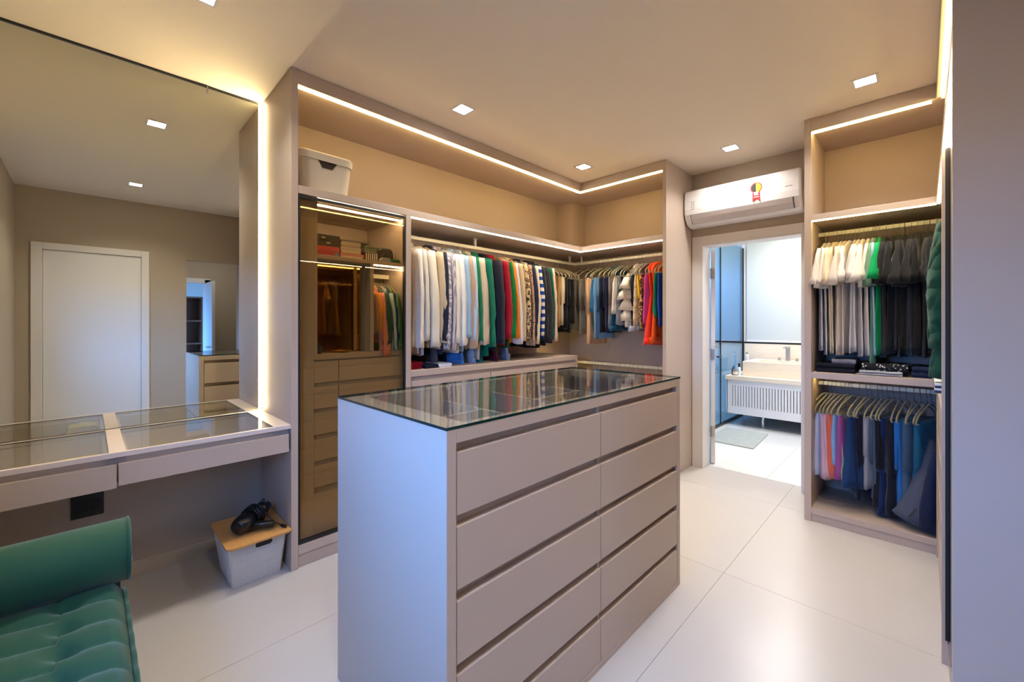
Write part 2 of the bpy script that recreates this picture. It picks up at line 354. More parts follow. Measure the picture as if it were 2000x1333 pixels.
bx('header', TAUPE, t, 1.492, XRW, YR-.018, YR, 2.712, H-.002)
bx('top_panel', TAUPE_IN, t, 1.492, XRW, -.64, YR-.018, 2.728, 2.745)
bx('upper_shelf', TAUPE, t, 1.492, XRW-.002, -.63, YR, 2.09, 2.13)
bx('back_panel', TAUPE_IN, t, 1.492, XRW, -.645, -.632, 0, 2.728)
bx('divider', TAUPE, t, 2.43, 2.47, -.63, YR, 0, 2.09)
bx('base', TAUPE, t, 1.492, 2.43, -.63, YR-.02, 0, .1)
obj('light_strip', MB().box(1.495, XRW, YR-.034, YR-.022, 2.702, 2.713), LED, t)
obj('light_strip', MB().box(1.495, XRW, YR-.016, YR-.006, 2.083, 2.09), LEDN, t)
obj('clothes_rail', MB().box(1.492, 3.515, -.378, -.362, 2.016, 2.044), RAIL, t)
dd = obj('glass_door', MB().box(2.405,2.4285,YR-.03,YR-.0165,.1,2.088).box(2.424,2.4285,YR-.0165,YR-.010,.1,2.088).box(1.494,1.502,YR-.03,YR-.0165,.1,2.088).box(1.502,2.405,YR-.03,YR-.022,.1,.115).box(1.502,2.405,YR-.03,YR-.022,2.073,2.088), RUBBER, t)
obj('pane', MB().box(1.502,2.405,YR-.0215,YR-.0175,.1,2.088), SMOKE, dd)
u = thing('chest_of_drawers', 'taupe drawer chest in the right corner under the striped towels', 'drawers', (2.95, -.3, 0))
bx('carcass', TAUPE_IN, u, 2.472, 3.50, -.62, YR-.022, .05, .985)
bx('top', TAUPE, u, 2.472, 3.525, -.62, YR, .985, 1.012)
bx('side_panel', TAUPE, u, 3.50, 3.525, -.62, YR, .0, .985)
bx('plinth', TAUPE, u, 2.472, 3.5, YR-.04, YR-.022, 0, .05)
for k in range(4):
    zt = .955-k*.222; bx('drawer', TAUPE, u, 2.476, 3.497, YR-.021, YR-.003, zt-.195, zt)

# ------------------------------------------------------------------ island
I0, I1, J0, J1, ZI = .68, 2.195, .92, 1.621, 1.086
t = thing('island_dresser', 'large taupe island chest of drawers with a glass display top', 'dresser', (1.44, 1.27, 0))
bx('end_panel', TAUPE, t, I0, I0+.034, J0, J1, 0, ZI)
bx('end_panel', TAUPE, t, I1-.034, I1, J0, J1, 0, ZI)
for yf, s in ((J0, 1), (J1, -1)):
    ya, yb = yf, yf+s*.02
    bx('top_rail', TAUPE, t, I0+.034, I1-.034, ya, yf+s*.055, 1.047, ZI)
    bx('bottom_rail', TAUPE, t, I0+.034, I1-.034, ya, yb, 0, .026)
    bx('center_stile', TAUPE, t, 1.4335, 1.4425, ya+s*.012, yf+s*.04, .026, 1.047)
    bx('groove_backing', TAUPE, t, I0+.034, I1-.034, yf+s*.030, yf+s*.036, .026, 1.047)
    for k in range(5):
        zt = 1.020-k*.2068
        for a, b in ((I0+.037, 1.4360), (1.4400, I1-.037)): bx('drawer', TAUPE, t, a, b, ya+s*.001, yf+s*.03, max(.028, zt-.175), zt, bevel=.0012)
bx('well_border', TAUPE, t, I0+.034, I0+.10, J0+.055, J1-.055, 1.05, ZI)
bx('well_border', TAUPE, t, I1-.10, I1-.034, J0+.055, J1-.055, 1.05, ZI)
bx('well_floor', TAUPE_IN, t, I0+.034, I1-.034, J0+.04, J1-.04, .93, .94)
for y0, y1 in ((J0+.042, J0+.055), (J1-.055, J1-.042)): bx('well_side', TAUPE_IN, t, I0+.1, I1-.1, y0, y1, .94, 1.05)
for x in (1.12, 1.43, 1.77): bx('well_divider', TAUPE_IN, t, x, x+.014, J0+.055, J1-.055, .94, 1.03)
bx('well_divider', TAUPE_IN, t, I0+.1, 1.12, 1.27, 1.284, .94, 1.03)
bx('well_divider', TAUPE_IN, t, 1.444, 1.77, 1.27, 1.284, .94, 1.03)
mb = MB().box(I0-.001, I1+.001, J0-.001, J1+.001, ZI+.0008, ZI+.0092)
mb.mi = [0, 0, 1, 1, 1, 1]
gt = obj('glass_top', mb, GLASS, t, mats=[GLASS, GEDGE])

# ------------------------------------------------------------------ vanity with glass display top
ZV = .816; VX0 = -.528
t = thing('vanity_table', 'wall-hung taupe vanity table with glass display panels under the mirror', 'vanity', (.1, 2.8, .8))
VF = mat('vanity_lacquer', (214,200,192), .35, spec=.4)
obj('table_top', MB().box(.708,X0-.001,2.515,3.05,.794,ZV).box(.063,.119,2.515,3.05,.794,ZV).box(VX0,X0-.001,YW,2.515,.794,ZV).box(VX0,X0-.001,3.05,YM-.002,.794,ZV).box(VX0,-.48,2.515,3.05,.794,ZV), VF, t, bevel=.001)
obj('tray_front', MB().box(VX0,X0-.001,YW+.045,YW+.055,.68,.793), TAUPE, t)
obj('tray_walls', MB().box(VX0,X0-.001,3.05,3.06,.68,.79).box(.7,.715,YW+.055,3.05,.68,.79).box(.05,.063,YW+.055,3.05,.68,.79).box(.119,.132,YW+.055,3.05,.68,.79), VF, t)
bx('tray_bottom', VF, t, VX0, X0-.001, YW+.021, 3.06, .668, .68)
for a, b, z0 in ((.093, .779, .668), (VX0, .087, .660)): bx('drawer', TAUPE, t, a, b, YW+.002, YW+.02, z0, .765)
obj('groove', MB().box(VX0,X0-.002,YW+.042,YW+.045,.68,.794), TAUPE, t)
for a, b in ((.119,.708), (-.48,.063)):
    mb = MB().box(a+.001, b-.001, 2.516, 3.049, ZV-.007, ZV-.001); mb.mi = [0,0,1,1,1,1]
    obj('glass_panel', mb, GLASS, t, mats=[GLASS, GEDGE])
t = thing('wall_mirror', 'huge frameless mirror above the vanity reflecting a white door', 'mirror', (.1, YM, ZV))
bx('mirror_glass', MIRROR, t, VX0, X0-.003, YM-.006, YM-.0005, ZV+.004, H-.012, bevel=0)
bx('top_channel', BLACK, t, VX0, X0-.003, YM-.012, YM-.0005, H-.012, H-.001, bevel=0)
obj('clip', MB().box(.5,.505,YM-.02,YM-.006,H-.04,H-.002), STEEL, t)
t = thing('vertical_light_strip', 'tall glowing vertical light strip in the corner between mirror and end panel', 'light', (X0-.008, YM-.02, ZV))
obj('diffuser', MB().box(X0-.010, X0-.002, YM-.032, YM-.008, ZV+.006, H-.004), LEDV, t)
obj('channel', MB().box(X0-.004, X0-.0005, YM-.034, YM-.007, ZV+.004, H-.002), BLACK, t)
t = thing('power_outlet', 'black power outlet on the wall under the vanity', 'outlet', (0, YM, .44))
bx('plate', BLACK, t, -.062, .058, YM-.010, YM-.0005, .381, .50, bevel=.003)
for i in range(2): bx('socket', RUBBER, t, -.045+i*.052, .0+i*.046, YM-.012, YM-.0095, .41, .47, bevel=.002)

# ------------------------------------------------------------------ downlights
for i, (x, y, s) in enumerate(((1.753,2.19,'over the glass cabinet'),(3.17,2.215,'nearest the back corner of the L-shaped wardrobe'),(3.67,1.125,'in front of the air conditioner'),(3.21,.25,'before the end wardrobe'),(.345,2.22,'over the bench by the mirror'),(.344,.356,'over the white rear door'),(1.75,.35,'over the island front'))):
    t = thing('downlight', 'square white recessed ceiling downlight '+s, 'light', (x, y, H), 0, 'recessed ceiling downlights')
    obj('trim', MB().box(x-.062,x+.062,y-.062,y-.048,H-.004,H-.0005).box(x-.062,x+.062,y+.048,y+.062,H-.004,H-.0005).box(x-.062,x-.048,y-.048,y+.048,H-.004,H-.0005).box(x+.048,x+.062,y-.048,y+.048,H-.004,H-.0005), WHITE_TRIM, t)
    obj('lamp', MB().box(x-.047,x+.047,y-.047,y+.047,H-.003,H-.001), LAMP, t)
    l = light('downlight_beam', 'AREA', (x, y, H-.008), (0,0,0), 6.5, NEUT, .09, spread=2.2)
for x, y in ((5.2, 1.2), (6.2, 1.1)):
    light('bathroom_ceiling_light', 'AREA', (x, y, 2.74), (0,0,0), 26, (1,.97,.93), .5)
light('bathroom_shower_light', 'AREA', (6.2, 2.6, 2.74), (0,0,0), 8, (.7,.85,1), .4)
light('corridor_light', 'AREA', (1.3, -1.6, 2.69), (0,0,0), 6, NEUT, .2)
# ------------------------------------------------------------------ bathroom door and what is seen through it
d = thing('door_3', 'white bathroom door frame with its leaf swung open into the bathroom', 'door', (4.18, 1.1, 0)); d['kind'] = 'structure'
obj('door_frame', MB().box(4.085,4.103,1.514,1.597,0,2.198).box(4.085,4.103,.62,.705,0,2.198).box(4.085,4.103,.705,1.514,2.121,2.198)
    .box(4.085,4.26,1.497,1.514,0,2.121).box(4.085,4.26,.705,.72,0,2.121).box(4.085,4.26,.72,1.497,2.105,2.121), WHITE_TRIM, d, bevel=.002)
DA = .352; DC = (4.275, 1.488)
lf = obj('leaf', MB().box(4.275, 5.05, 1.452, 1.488, .01, 2.1).rot(DA, *DC), WHITE, d, bevel=.002)
for z in (.32, 1.07, 1.86): obj('hinge', MB().box(4.262,4.2745,1.458,1.482,z-.05,z+.05).lathe([(.006,z-.05),(.006,z+.05)], (4.266,1.492,0), 8).rot(DA, *DC), STEEL, lf)
obj('handle', MB().tube([(4.99,1.452,1.11),(4.99,1.40,1.11),(4.87,1.40,1.11)], .010).lathe([(.025,1.452),(.025,1.446)], (4.99,0,1.11), 14, 'y').lathe([(.02,1.452),(.02,1.446)], (4.99,0,1.03), 14, 'y').rot(DA, *DC), STEEL, lf)
# black trim line across the far wall, stone below it, pale blind above it
st = struct('trim_1', MB().box(6.925,6.949,.2,3.25,1.075,1.096), BLACK)
BL = mat('pale_grey_blind', (186,192,190), .7)
t = thing('roller_blind', 'pale grey roller blind above the basin wall', 'blind', (6.93,1.1,1.1))
bx('blind_cloth', BL, t, 6.925, 6.935, .25, 1.90, 1.112, 2.6)
bx('bottom_bar', WHITE_TRIM, t, 6.915, 6.937, .25, 1.90, 1.098, 1.125)
STW = mat('shower_tile_blue_daylight', (150,184,206), .3)  # light grey tile with the window's blue daylight mixed into its colour
struct('trim_2', MB().box(6.935,6.949,1.97,3.25,1.11,2.75), STW)
# shower screen
t = thing('shower_screen', 'glass shower screen with thin black frame beside the bathroom vanity', 'shower screen', (6.2,1.95,0))
bx('floor_rail', BLACK, t, 4.9, 6.93, 1.935, 1.965, 0, .03)
for nm, a, b in (('fixed_panel', 5.95, 6.9), ('sliding_panel', 5.0, 5.99)):
    y = 1.95 if nm == 'fixed_panel' else 1.962
    p = obj(nm, MB().box(a, b, y-.004, y+.004, .03, 2.5), glass('shower_glass', (214,232,240)), t)
    bx('edge_profile', BLACK, p, a, a+.016, y-.006, y+.006, .03, 2.5)
bx('wall_profile', BLACK, t, 6.915, 6.935, 1.938, 1.962, .03, 2.5)
obj('handle', MB().tube([(5.80,1.93,.93),(5.92,1.93,.93)], .012).box(5.81,5.82,1.93,1.958,.925,.935).box(5.90,5.91,1.93,1.958,.925,.935), BLACK, t)
# floating bathroom vanity
t = thing('bathroom_vanity', 'white slatted floating bathroom vanity with a travertine top', 'vanity', (6.5,1.3,.16))
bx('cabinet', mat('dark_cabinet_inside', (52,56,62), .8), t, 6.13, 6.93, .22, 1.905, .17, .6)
obj('front_frame', MB().box(6.10,6.125,.22,1.915,.16,.262).box(6.10,6.125,.22,1.915,.54,.612).box(6.10,6.125,1.848,1.915,.262,.54), WHITE, t)
for k in range(46):
    y = 1.841-k*.0331
    if y < .26: break
    obj('slat', MB().box(6.102,6.122,y-.0245,y,.262,.54), WHITE, t)
bx('side_panel', WHITE, t, 6.10, 6.93, 1.906, 1.925, .16, .612)
bx('counter', TRAV, t, 6.075, 6.945, .21, 1.932, .615, .668)
obj('leg', MB().lathe([(.016,.0),(.016,.16)], (6.26,1.523,0), 12).lathe([(.02,.075),(.02,.08)], (6.26,1.523,0), 12), CHROME, t)
bx('backsplash', TRAV, t, 6.928, 6.946, .21, 1.93, .668, 1.073)
t = thing('wash_basin', 'travertine block basin on the bathroom counter', 'basin', (6.5,1.2,.67))
obj('basin_body', MB().box(6.22,6.26,.30,1.757,.669,.86).box(6.62,6.84,.30,1.757,.669,.86).box(6.26,6.62,1.60,1.757,.669,.86).box(6.26,6.62,.30,.5,.669,.86).box(6.26,6.62,.5,1.60,.669,.72), TRAV, t, bevel=.003)
t = thing('basin_faucet', 'square chrome basin faucet with two side valves', 'faucet', (6.7,1.33,.86))
obj('spout', MB().box(6.69,6.72,1.305,1.355,.86,1.055).box(6.55,6.72,1.305,1.355,1.035,1.055), STEEL, t, bevel=.002)
for y in (1.431, 1.224): obj('valve', MB().lathe([(.022,.86),(.022,.872),(.014,.874),(.014,.9)], (6.7,y,0), 12), STEEL, t)
t = thing('amber_bottle', 'small brown bottle at the left end of the bathroom counter', 'bottle', (6.19,1.862,.668))
obj('body', MB().lathe([(.022,.668),(.022,.75),(.01,.765),(.01,.785)], (6.19,1.862,0), 14), mat('amber_glass', (74,46,30), .15), t, smooth=False)
t = thing('cosmetic_jar', 'labelled jar holding blue and white brushes beside the basin', 'jar', (6.16,1.825,.668))
obj('body', MB().lathe([(.036,.668),(.036,.745),(.034,.75)], (6.16,1.825,0), 18), mat('grey_jar', (150,138,130), .3), t)
obj('label_band', MB().lathe([(.0365,.685),(.0365,.722)], (6.16,1.825,0), 18, cap=False), mat('cream_label', (224,212,200), .6), t)
for i, (dx, dy, c) in enumerate(((.0,.012,(40,130,190)),(.01,-.01,(236,240,244)),(-.012,-.004,(120,190,220)))):
    obj('brush', MB().tube([(6.16+dx*.5,1.825+dy*.5,.70),(6.16+dx,1.825+dy*2,.81)], .006, 6), mat('brush_%d' % i, c, .4), t)
t = thing('lotion_bottle', 'clear bottle with black pump cap against the basin', 'bottle', (6.16,1.782,.668))
obj('body', MB().lathe([(.02,.668),(.02,.77),(.012,.785)], (6.16,1.782,0), 14), mat('clear_plastic', (206,218,224), .1, spec=.6), t)
obj('cap', MB().lathe([(.014,.785),(.014,.835)], (6.16,1.782,0), 12), BLACK, t)
t = thing('white_soap_bottle', 'little white bottle by the backsplash at the shower corner', 'bottle', (6.8,1.86,.668))
obj('body', MB().lathe([(.025,.668),(.025,.9),(.012,.92)], (6.8,1.86,0), 12), WHITE, t)
obj('cap', MB().lathe([(.013,.92),(.013,.95)], (6.8,1.86,0), 10), STEEL, t)
RUG = mat('grey_bath_rug', (172,176,170), .95, spec=.1, bump=.6, bscale=60, var=.12, vscale=14)
rg = obj('bath_rug', MB().prism([(5.085,1.33),(5.88,1.37),(5.885,1.86),(5.10,1.84)], 'z', .0005, .014), RUG, bevel=.006)
tag(rg, 'grey-green bath rug on the bathroom floor by the shower', 'rug')

# ------------------------------------------------------------------ air conditioner
t = thing('air_conditioner', 'white split air conditioner mounted above the bathroom door', 'air conditioner', (3.98,1.15,2.28))
ACW = mat('glossy_white_plastic', (232,230,232), .18, spec=.5)
prof = [(4.103,2.60),(3.93,2.60),(3.897,2.592),(3.885,2.575),(3.878,2.50),(3.878,2.42),(3.884,2.372),(3.90,2.335),(3.94,2.292),(3.99,2.272),(4.05,2.268),(4.103,2.275)]
def ac_ring(y, ins): return [(x+(ins if x < 4.1 else 0), y, z+(ins if z < 2.44 else -ins)) for x, z in prof]
obj('housing', MB().loft([ac_ring(1.592,.012), ac_ring(1.586,.003), ac_ring(1.575,0), ac_ring(.70,0), ac_ring(.688,.003), ac_ring(.682,.012)]), ACW, t, smooth=False)
obj('louvre', MB().loft([[(3.8765,y,2.366),(3.8905,y,2.331),(3.927,y,2.289),(3.937,y,2.291),(3.90,y,2.34),(3.886,y,2.37)] for y in (1.525,.74)]), mat('ac_louvre_grey', (206,200,203), .25), t)
obj('louvre_gap', MB().loft([[(3.8795,y,2.369),(3.9285,y,2.288),(3.933,y,2.289),(3.884,y,2.371)] for y in (1.534,.731)]), mat('gap_grey', (110,108,112), .6), t)
def disc(cx_, cy_, cz_, r, a0, a1, th, n=20):
    poly = [(cy_+r*math.cos(a0+(a1-a0)*k/n), cz_+r*math.sin(a0+(a1-a0)*k/n)) for k in range(n+1)]
    return MB().prism(poly, 'x', cx_-th, cx_)
RED = mat('sticker_red', (198,30,36), .5)
sk = obj('award_sticker', MB().prism([(1.0205,2.49),(.965,2.49),(.965,2.384),(.993,2.405),(1.0205,2.384)], 'x', 3.8762, 3.8772).prism([(y,z) for y,z in [(.993+.044*math.cos(2*PI*k/24), 2.497+.044*math.sin(2*PI*k/24)) for k in range(24)]], 'x', 3.8768,3.8774), RED, t)
obj('sticker_black_half', disc(3.8766,.993,2.497,.036,PI/2*-1,PI/2,.0006), mat('sticker_black', (26,24,26), .5), sk)
obj('sticker_yellow_half', disc(3.8766,.993,2.497,.036,PI/2,PI*1.5,.0006), mat('sticker_yellow', (246,196,20), .5), sk)
obj('sticker_print', MB().prism([(1.012,2.455),(.974,2.455),(.974,2.462),(1.012,2.462)],'x',3.8756,3.8764).prism([(1.008,2.435),(.978,2.435),(.978,2.45),(1.008,2.45)],'x',3.8756,3.8764).prism([(1.012,2.418),(.974,2.418),(.974,2.423),(1.012,2.423)],'x',3.8756,3.8764), mat('sticker_white', (240,224,222), .5), sk)
def text(name, body, size, loc, rot, m, parent):
    cu = bpy.data.curves.new(name, 'FONT'); cu.body = body; cu.size = size; cu.extrude = .0003; cu.align_x = 'CENTER'
    tmp = bpy.data.objects.new(name, cu); C.objects.link(tmp)
    bpy.context.view_layer.update()
    me = bpy.data.meshes.new_from_object(tmp.evaluated_get(bpy.context.evaluated_depsgraph_get()))
    C.objects.unlink(tmp); bpy.data.objects.remove(tmp)
    me.materials.clear(); me.materials.append(m)
    o = bpy.data.objects.new(name, me); C.objects.link(o); o.parent = parent
    o.location = Vector(loc)-ORG.get(parent.name, Vector((0,0,0))); o.rotation_euler = rot; ORG[o.name] = Vector(loc); return o
GREYT = mat('grey_print', (120,120,124), .5)
text('logo_print', 'elgin', .034, (3.8772,1.10,2.455), (PI/2,0,-PI/2), GREYT, t)
for j in range(4):
    for i in range(2): bx('icon_print', mat('light_grey_print', (176,176,178), .5), t, 3.8772, 3.8785, 1.524-i*.017, 1.512-i*.017, 2.41+j*.021, 2.424+j*.021, bevel=0)
obj('end_mark', MB().box(3.877,3.8785,.79,.74,2.458,2.463), GREYT, t)

# ------------------------------------------------------------------ storage tub on the top shelf
t = thing('storage_tub', 'cream plastic lidded storage tub on the upper shelf above the glass cabinet', 'box', (1.0,2.75,2.153))
def rr(x0,x1,y0,y1,r,z): return [(x,y,z) for x,y in rrect(x0,x1,y0,y1,r)]
obj('tub', MB().loft([rr(.865,1.155,2.575,2.965,.05,2.1535), rr(.845,1.173,2.555,2.985,.06,2.345)]), CREAMPL, t, smooth=False)
obj('lid', MB().loft([rr(.838,1.18,2.548,2.992,.06,2.345), rr(.836,1.182,2.546,2.994,.06,2.385), rr(.842,1.176,2.552,2.988,.055,2.394), rr(.855,1.163,2.565,2.975,.045,2.397)]), mat('cream_lid', (214,204,184), .45), t)
obj('handle_hole', MB().prism([(.955,2.345),(1.068,2.345),(1.04,2.306),(.982,2.306)], 'y', 2.5545, 2.57), mat('hole_dark', (46,34,24), .8), t)

# ------------------------------------------------------------------ books, boxes and bag inside the glass cabinet
def flatbook(name, label, x0, x1, y0, y1, z0, z1, c, cat='book', group=None, pages=None, ang=0):
    cx, cy = (x0+x1)/2, (y0+y1)/2
    o = thing(name, label, cat, (cx,cy,z0), ang, group)
    def L(*b): return MB().box(b[0]-cx,b[1]-cx,b[2]-cy,b[3]-cy,b[4]-z0,b[5]-z0)
    m = mat('cover_%d_%d_%d' % c, c, .5)
    if pages:
        th = min(.003, (z1-z0)*.2)
        obj('cover', L(x0,x1,y0,y1,z0,z0+th).box(x0-cx,x1-cx,y0-cy,y1-cy,z1-th-z0,z1-z0).box(x0-cx,x1-cx,y1-cy-.003,y1-cy,th,z1-z0-th), m, o, local=True)
        obj('pages', L(x0+.004,x1-.004,y0+.003,y1-.004,z0+th,z1-th), mat('pages_%d_%d_%d' % pages, pages, .8), o, local=True)
    else: obj('body', L(x0,x1,y0,y1,z0,z1), m, o, local=True, bevel=.003)
    return o
S = 1.785
t = flatbook('shoe_box', 'red and blue shoe box under the black case on the cabinet shelf', .965,1.098,2.60,2.88,S,S+.062,(176,48,58),'box')
obj('lid', MB().box(-.069,.069,-.142,.142,.034,.064), mat('red_lid', (196,54,64), .5), t, local=True, bevel=.002)
obj('badge', MB().lathe([(.013,-.142),(.013,-.1405)], (.052,0,.018), 14, 'y'), mat('badge_blue', (104,120,170), .4), t, local=True)
t = flatbook('black_case', 'black case stacked on the red shoe box in the cabinet', .958,1.106,2.60,2.88,S+.064,S+.135,(30,26,24),'box')
for x, z in ((-.03,.05),(.0,.02)): obj('clasp', MB().box(x-.012,x+.012,-.144,-.14,z-.004,z+.004), STEEL, t, local=True)
z = S
specs = [((206,200,184),.022,1.112,1.262,(214,206,186),'large cream book at the bottom of the cabinet book stack'),((196,36,34),.016,1.106,1.268,(214,196,180),'wide red book low in the cabinet book stack'),((232,226,196),.014,1.115,1.25,(236,230,206),'thin ivory book just above the red book'),((216,190,174),.012,1.114,1.248,(230,222,204),'thin pinkish book mid-way up the cabinet book stack'),((208,204,196),.014,1.112,1.25,(226,220,206),'pale grey book in the middle of the book stack'),((150,118,98),.010,1.116,1.246,(220,212,196),'slim brown book above the pale grey book'),((214,208,196),.012,1.113,1.25,(228,220,204),'off-white book third from the top of the stack'),((188,178,168),.012,1.116,1.248,(222,214,198),'beige-grey book second from the top of the stack'),((40,52,52),.008,1.108,1.305,(150,158,150),'dark oversized album overhanging the top of the book stack')]
for i, (c, h, a, b, pg, lb) in enumerate(specs):
    flatbook('book', lb, a, b, 2.61, 2.84, z+.0003, z+h, c, pages=pg, group='books stacked in the glass cabinet'); z += h
z = S
t = flatbook('striped_box', 'red box with black and white stripes between the book stack and bag', 1.275,1.365,2.61,2.80,z,z+.058,(150,36,34),'box')
for k in range(6): obj('stripe', MB().box(-.040+k*.0145,-.033+k*.0145,-.0965,-.0945,.012,.056), mat('stripe_white',(222,214,206),.6), t, local=True)
obj('band', MB().box(-.0455,.0455,-.0955,-.094,.01,.058), mat('stripe_black',(28,26,26),.6), t, local=True)
z += .058
for c, h, pg, lb in (((86,112,86),.016,(190,186,166),'green-grey booklet on the striped box'),((30,84,60),.012,(196,200,180),'dark green booklet over the green-grey booklet'),((60,120,92),.008,(190,196,180),'thin green booklet topping the striped box pile')):
    flatbook('book', lb, 1.268,1.362,2.61,2.80,z+.0003,z+h,c,pages=pg,group='books stacked in the glass cabinet'); z += h
t = thing('black_handbag', 'rounded black handbag standing on the cabinet shelf right of the books', 'bag', (1.43,2.68,S))
rings = []
for x_, sc_ in ((-.03,.9),(-.022,1),(.03,1),(.045,.9)):
    rings.append([(1.43+sc_*.058*u, 2.66+x_*1.4, S+.001+v*.105*sc_) for u, v in ((-1,0),(-1,.6),(-.85,.88),(-.5,1),(.5,1),(.85,.88),(1,.6),(1,0))])
obj('bag_body', MB().loft(rings), mat('black_leather', (32,26,22), .5), t)
obj('strap', MB().tube([(1.38,2.60,S+.02),(1.40,2.595,S+.06),(1.45,2.592,S+.045),(1.48,2.598,S+.02)], .006, 6), mat('black_leather', (32,26,22), .5), t)
t = flatbook('white_card', 'white card leaning beside the black handbag', 1.487,1.493,2.62,2.70,S,S+.07,(226,216,196),'card')
def cloth_pile(name, label, cat, x0, x1, y0, y1, z0, h, c, n=2, m=None):
    t = thing(name, label, cat, ((x0+x1)/2,(y0+y1)/2,z0))
    for k in range(n):
        za, zb = z0+h*k/n, z0+h*(k+1)/n-.0015; rnd = (zb-za)*.45
        prof = [(x0+random.uniform(0,.012),za),(x1-random.uniform(0,.012),za),(x1+.002,za+rnd),(x1-.006,zb),(x0+.006,zb),(x0-.002,za+rnd)]
        rg = []
        for j in range(6):
            f = j/5; w_ = .004*math.sin(j*2.3+k)
            rg.append([(x+w_, y0+(y1-y0)*f, z+abs(w_)*(.6 if z > za+.001 else 0)) for x, z in prof])
        obj('fold', MB().loft(rg), m or mat('cloth_%d_%d_%d' % c, c, .9, spec=.1, bump=.3, bscale=50), t, smooth=False, bevel=.002)
    return t
cloth_pile('green_scarf', 'green folded scarf at the right end of the cabinet shelf', 'scarf', 1.44,1.50,2.555,2.61,S,.025,(34,112,74),1)
cloth_pile('grey_scarf', 'pale blue-grey scarf crumpled in front of the black handbag', 'scarf', 1.37,1.43,2.56,2.60,S,.028,(150,156,168),1)

# ------------------------------------------------------------------ vanity contents, basket, hair dryer
cloth_pile('yellow_pouch', 'yellow cloth pouch in the left vanity tray', 'pouch', -.085,.045,2.575,2.68,.6805,.104,(206,184,60),2)
cloth_pile('tissue_packet', 'white tissue packet beside the yellow pouch in the vanity tray', 'packet', -.045,.015,2.553,2.573,.6805,.106,(228,232,232),1)
t = thing('cosmetic_bottle', 'pale yellow bottle with black cap lying in the left vanity tray', 'bottle', (-.12,2.6,.69))
obj('body', MB().lathe([(.018,2.60),(.018,2.68)], (-.12,0,.702), 14, 'y'), mat('pale_yellow', (214,200,140), .4), t)
obj('cap', MB().lathe([(.014,2.57),(.014,2.60)], (-.12,0,.702), 12, 'y'), BLACK, t)
t = thing('cream_wand', 'slim ivory cosmetic wand lying in the right vanity tray', 'cosmetic', (.42,2.6,.68))
obj('body', MB().tube([(.36,2.56,.69),(.52,2.60,.69)], .008, 8), mat('ivory', (238,226,196), .3), t)
t = thing('storage_basket', 'grey woven-look plastic basket with bamboo lid under the vanity', 'basket', (.63,2.7,0))
B0 = (.523,.757,2.55,2.83); B1 = (.493,.777,2.515,2.862)
obj('basket_body', MB().loft([rr(*B0,.02,.001), rr(*B1,.022,.232)]), GREYPL, t)
LINE = mat('basket_relief', (214,210,206), .5)
def bpt(side, u, z, out=.0012):
    f = z/.232; x0,x1,y0,y1 = [B0[i]+(B1[i]-B0[i])*f for i in range(4)]
    return (x0+.022+(x1-x0-.044)*u, y0-out, z) if side == 'f' else (x0-out, y0+.022+(y1-y0-.044)*u, z)
mb = MB()
for side in 'fs':
    for k in range(22):
        u = (k+.5)/22+random.uniform(-.01,.01)
        if side == 'f' and .38 < u < .82: mb.tube([bpt(side,u,.006), bpt(side,u,.178)], .0011, 4)
        else: mb.tube([bpt(side,u,.006), bpt(side,u,.228)], .0011, 4)
    for k in range(24):
        z = .012+k*.009; u0 = random.uniform(0,.3); u1 = random.uniform(.6,1)
        if side == 'f' and z > .178: u1 = min(u1,.36)
        mb.tube([bpt(side,u0,z), bpt(side,u1,z+.001)], .0010, 4)
wv = obj('weave_relief', mb, LINE, t); wv['kind'] = 'stuff'
def fpt(u, z, o): return bpt('f', u, z, o)
obj('handle_slot', MB().loft([[fpt(u,z,.0018) for u,z in ((.44,.195),(.47,.187),(.74,.187),(.78,.195),(.78,.208),(.74,.216),(.47,.216),(.44,.208))],[fpt(u,z,-.004) for u,z in ((.44,.195),(.47,.187),(.74,.187),(.78,.195),(.78,.208),(.74,.216),(.47,.216),(.44,.208))]]), mat('slot_dark', (38,34,32), .8), t)
rim = [fpt(u,z,.002) for u,z in ((.43,.193),(.46,.184),(.75,.184),(.79,.193),(.79,.210),(.75,.219),(.46,.219),(.43,.210))]
obj('handle_rim', MB().tube(rim, .0022, 6, closed=True), LINE, t)
obj('bamboo_lid', MB().loft([rr(.484,.786,2.468,2.872,.025,.234), rr(.482,.787,2.466,2.874,.025,.246)]), BAMBOO, t, bevel=.002)
t = thing('hair_dryer', 'black hair dryer with coiled cord lying on the bamboo lid', 'hair dryer', (.64,2.66,.246))
BP = mat('black_plastic', (20,20,23), .28, spec=.5)
ax = Vector((.78,.6,.1)).normalized(); up = Vector((0,0,1)); sd = ax.cross(up).normalized(); up = sd.cross(ax)
def ring(c, r, n=16): return [tuple(Vector(c)+(sd*math.cos(2*PI*k/n)+up*math.sin(2*PI*k/n))*r) for k in range(n)]
c0 = Vector((.575,2.60,.299))
obj('barrel', MB().loft([ring(c0+ax*q, r) for q, r in ((-.035,.028),(-.03,.038),(-.01,.046),(.02,.05),(.05,.047),(.08,.038),(.115,.033),(.145,.034))]), BP, t, smooth=True)
obj('nozzle', MB().loft([ring(c0+ax*q, r) for q, r in ((.135,.036),(.16,.037),(.19,.026),(.205,.022))]), BP, t, smooth=True)
obj('handle', MB().tube([c0+ax*.02+Vector((.02,-.02,-.02)), c0+ax*.06+Vector((.05,-.06,-.026)), c0+ax*.07+Vector((.085,-.10,-.03))], [.022,.02,.018], 10), BP, t, smooth=True)
cord = []
for k in range(150):
    a = k/150*2*PI*6.5; q = .06+.05*k/150
    cord.append(c0+ax*q+(sd*math.cos(a)+up*math.sin(a))*(.052+.004*math.sin(k*.7))+Vector((0,0,.002)))
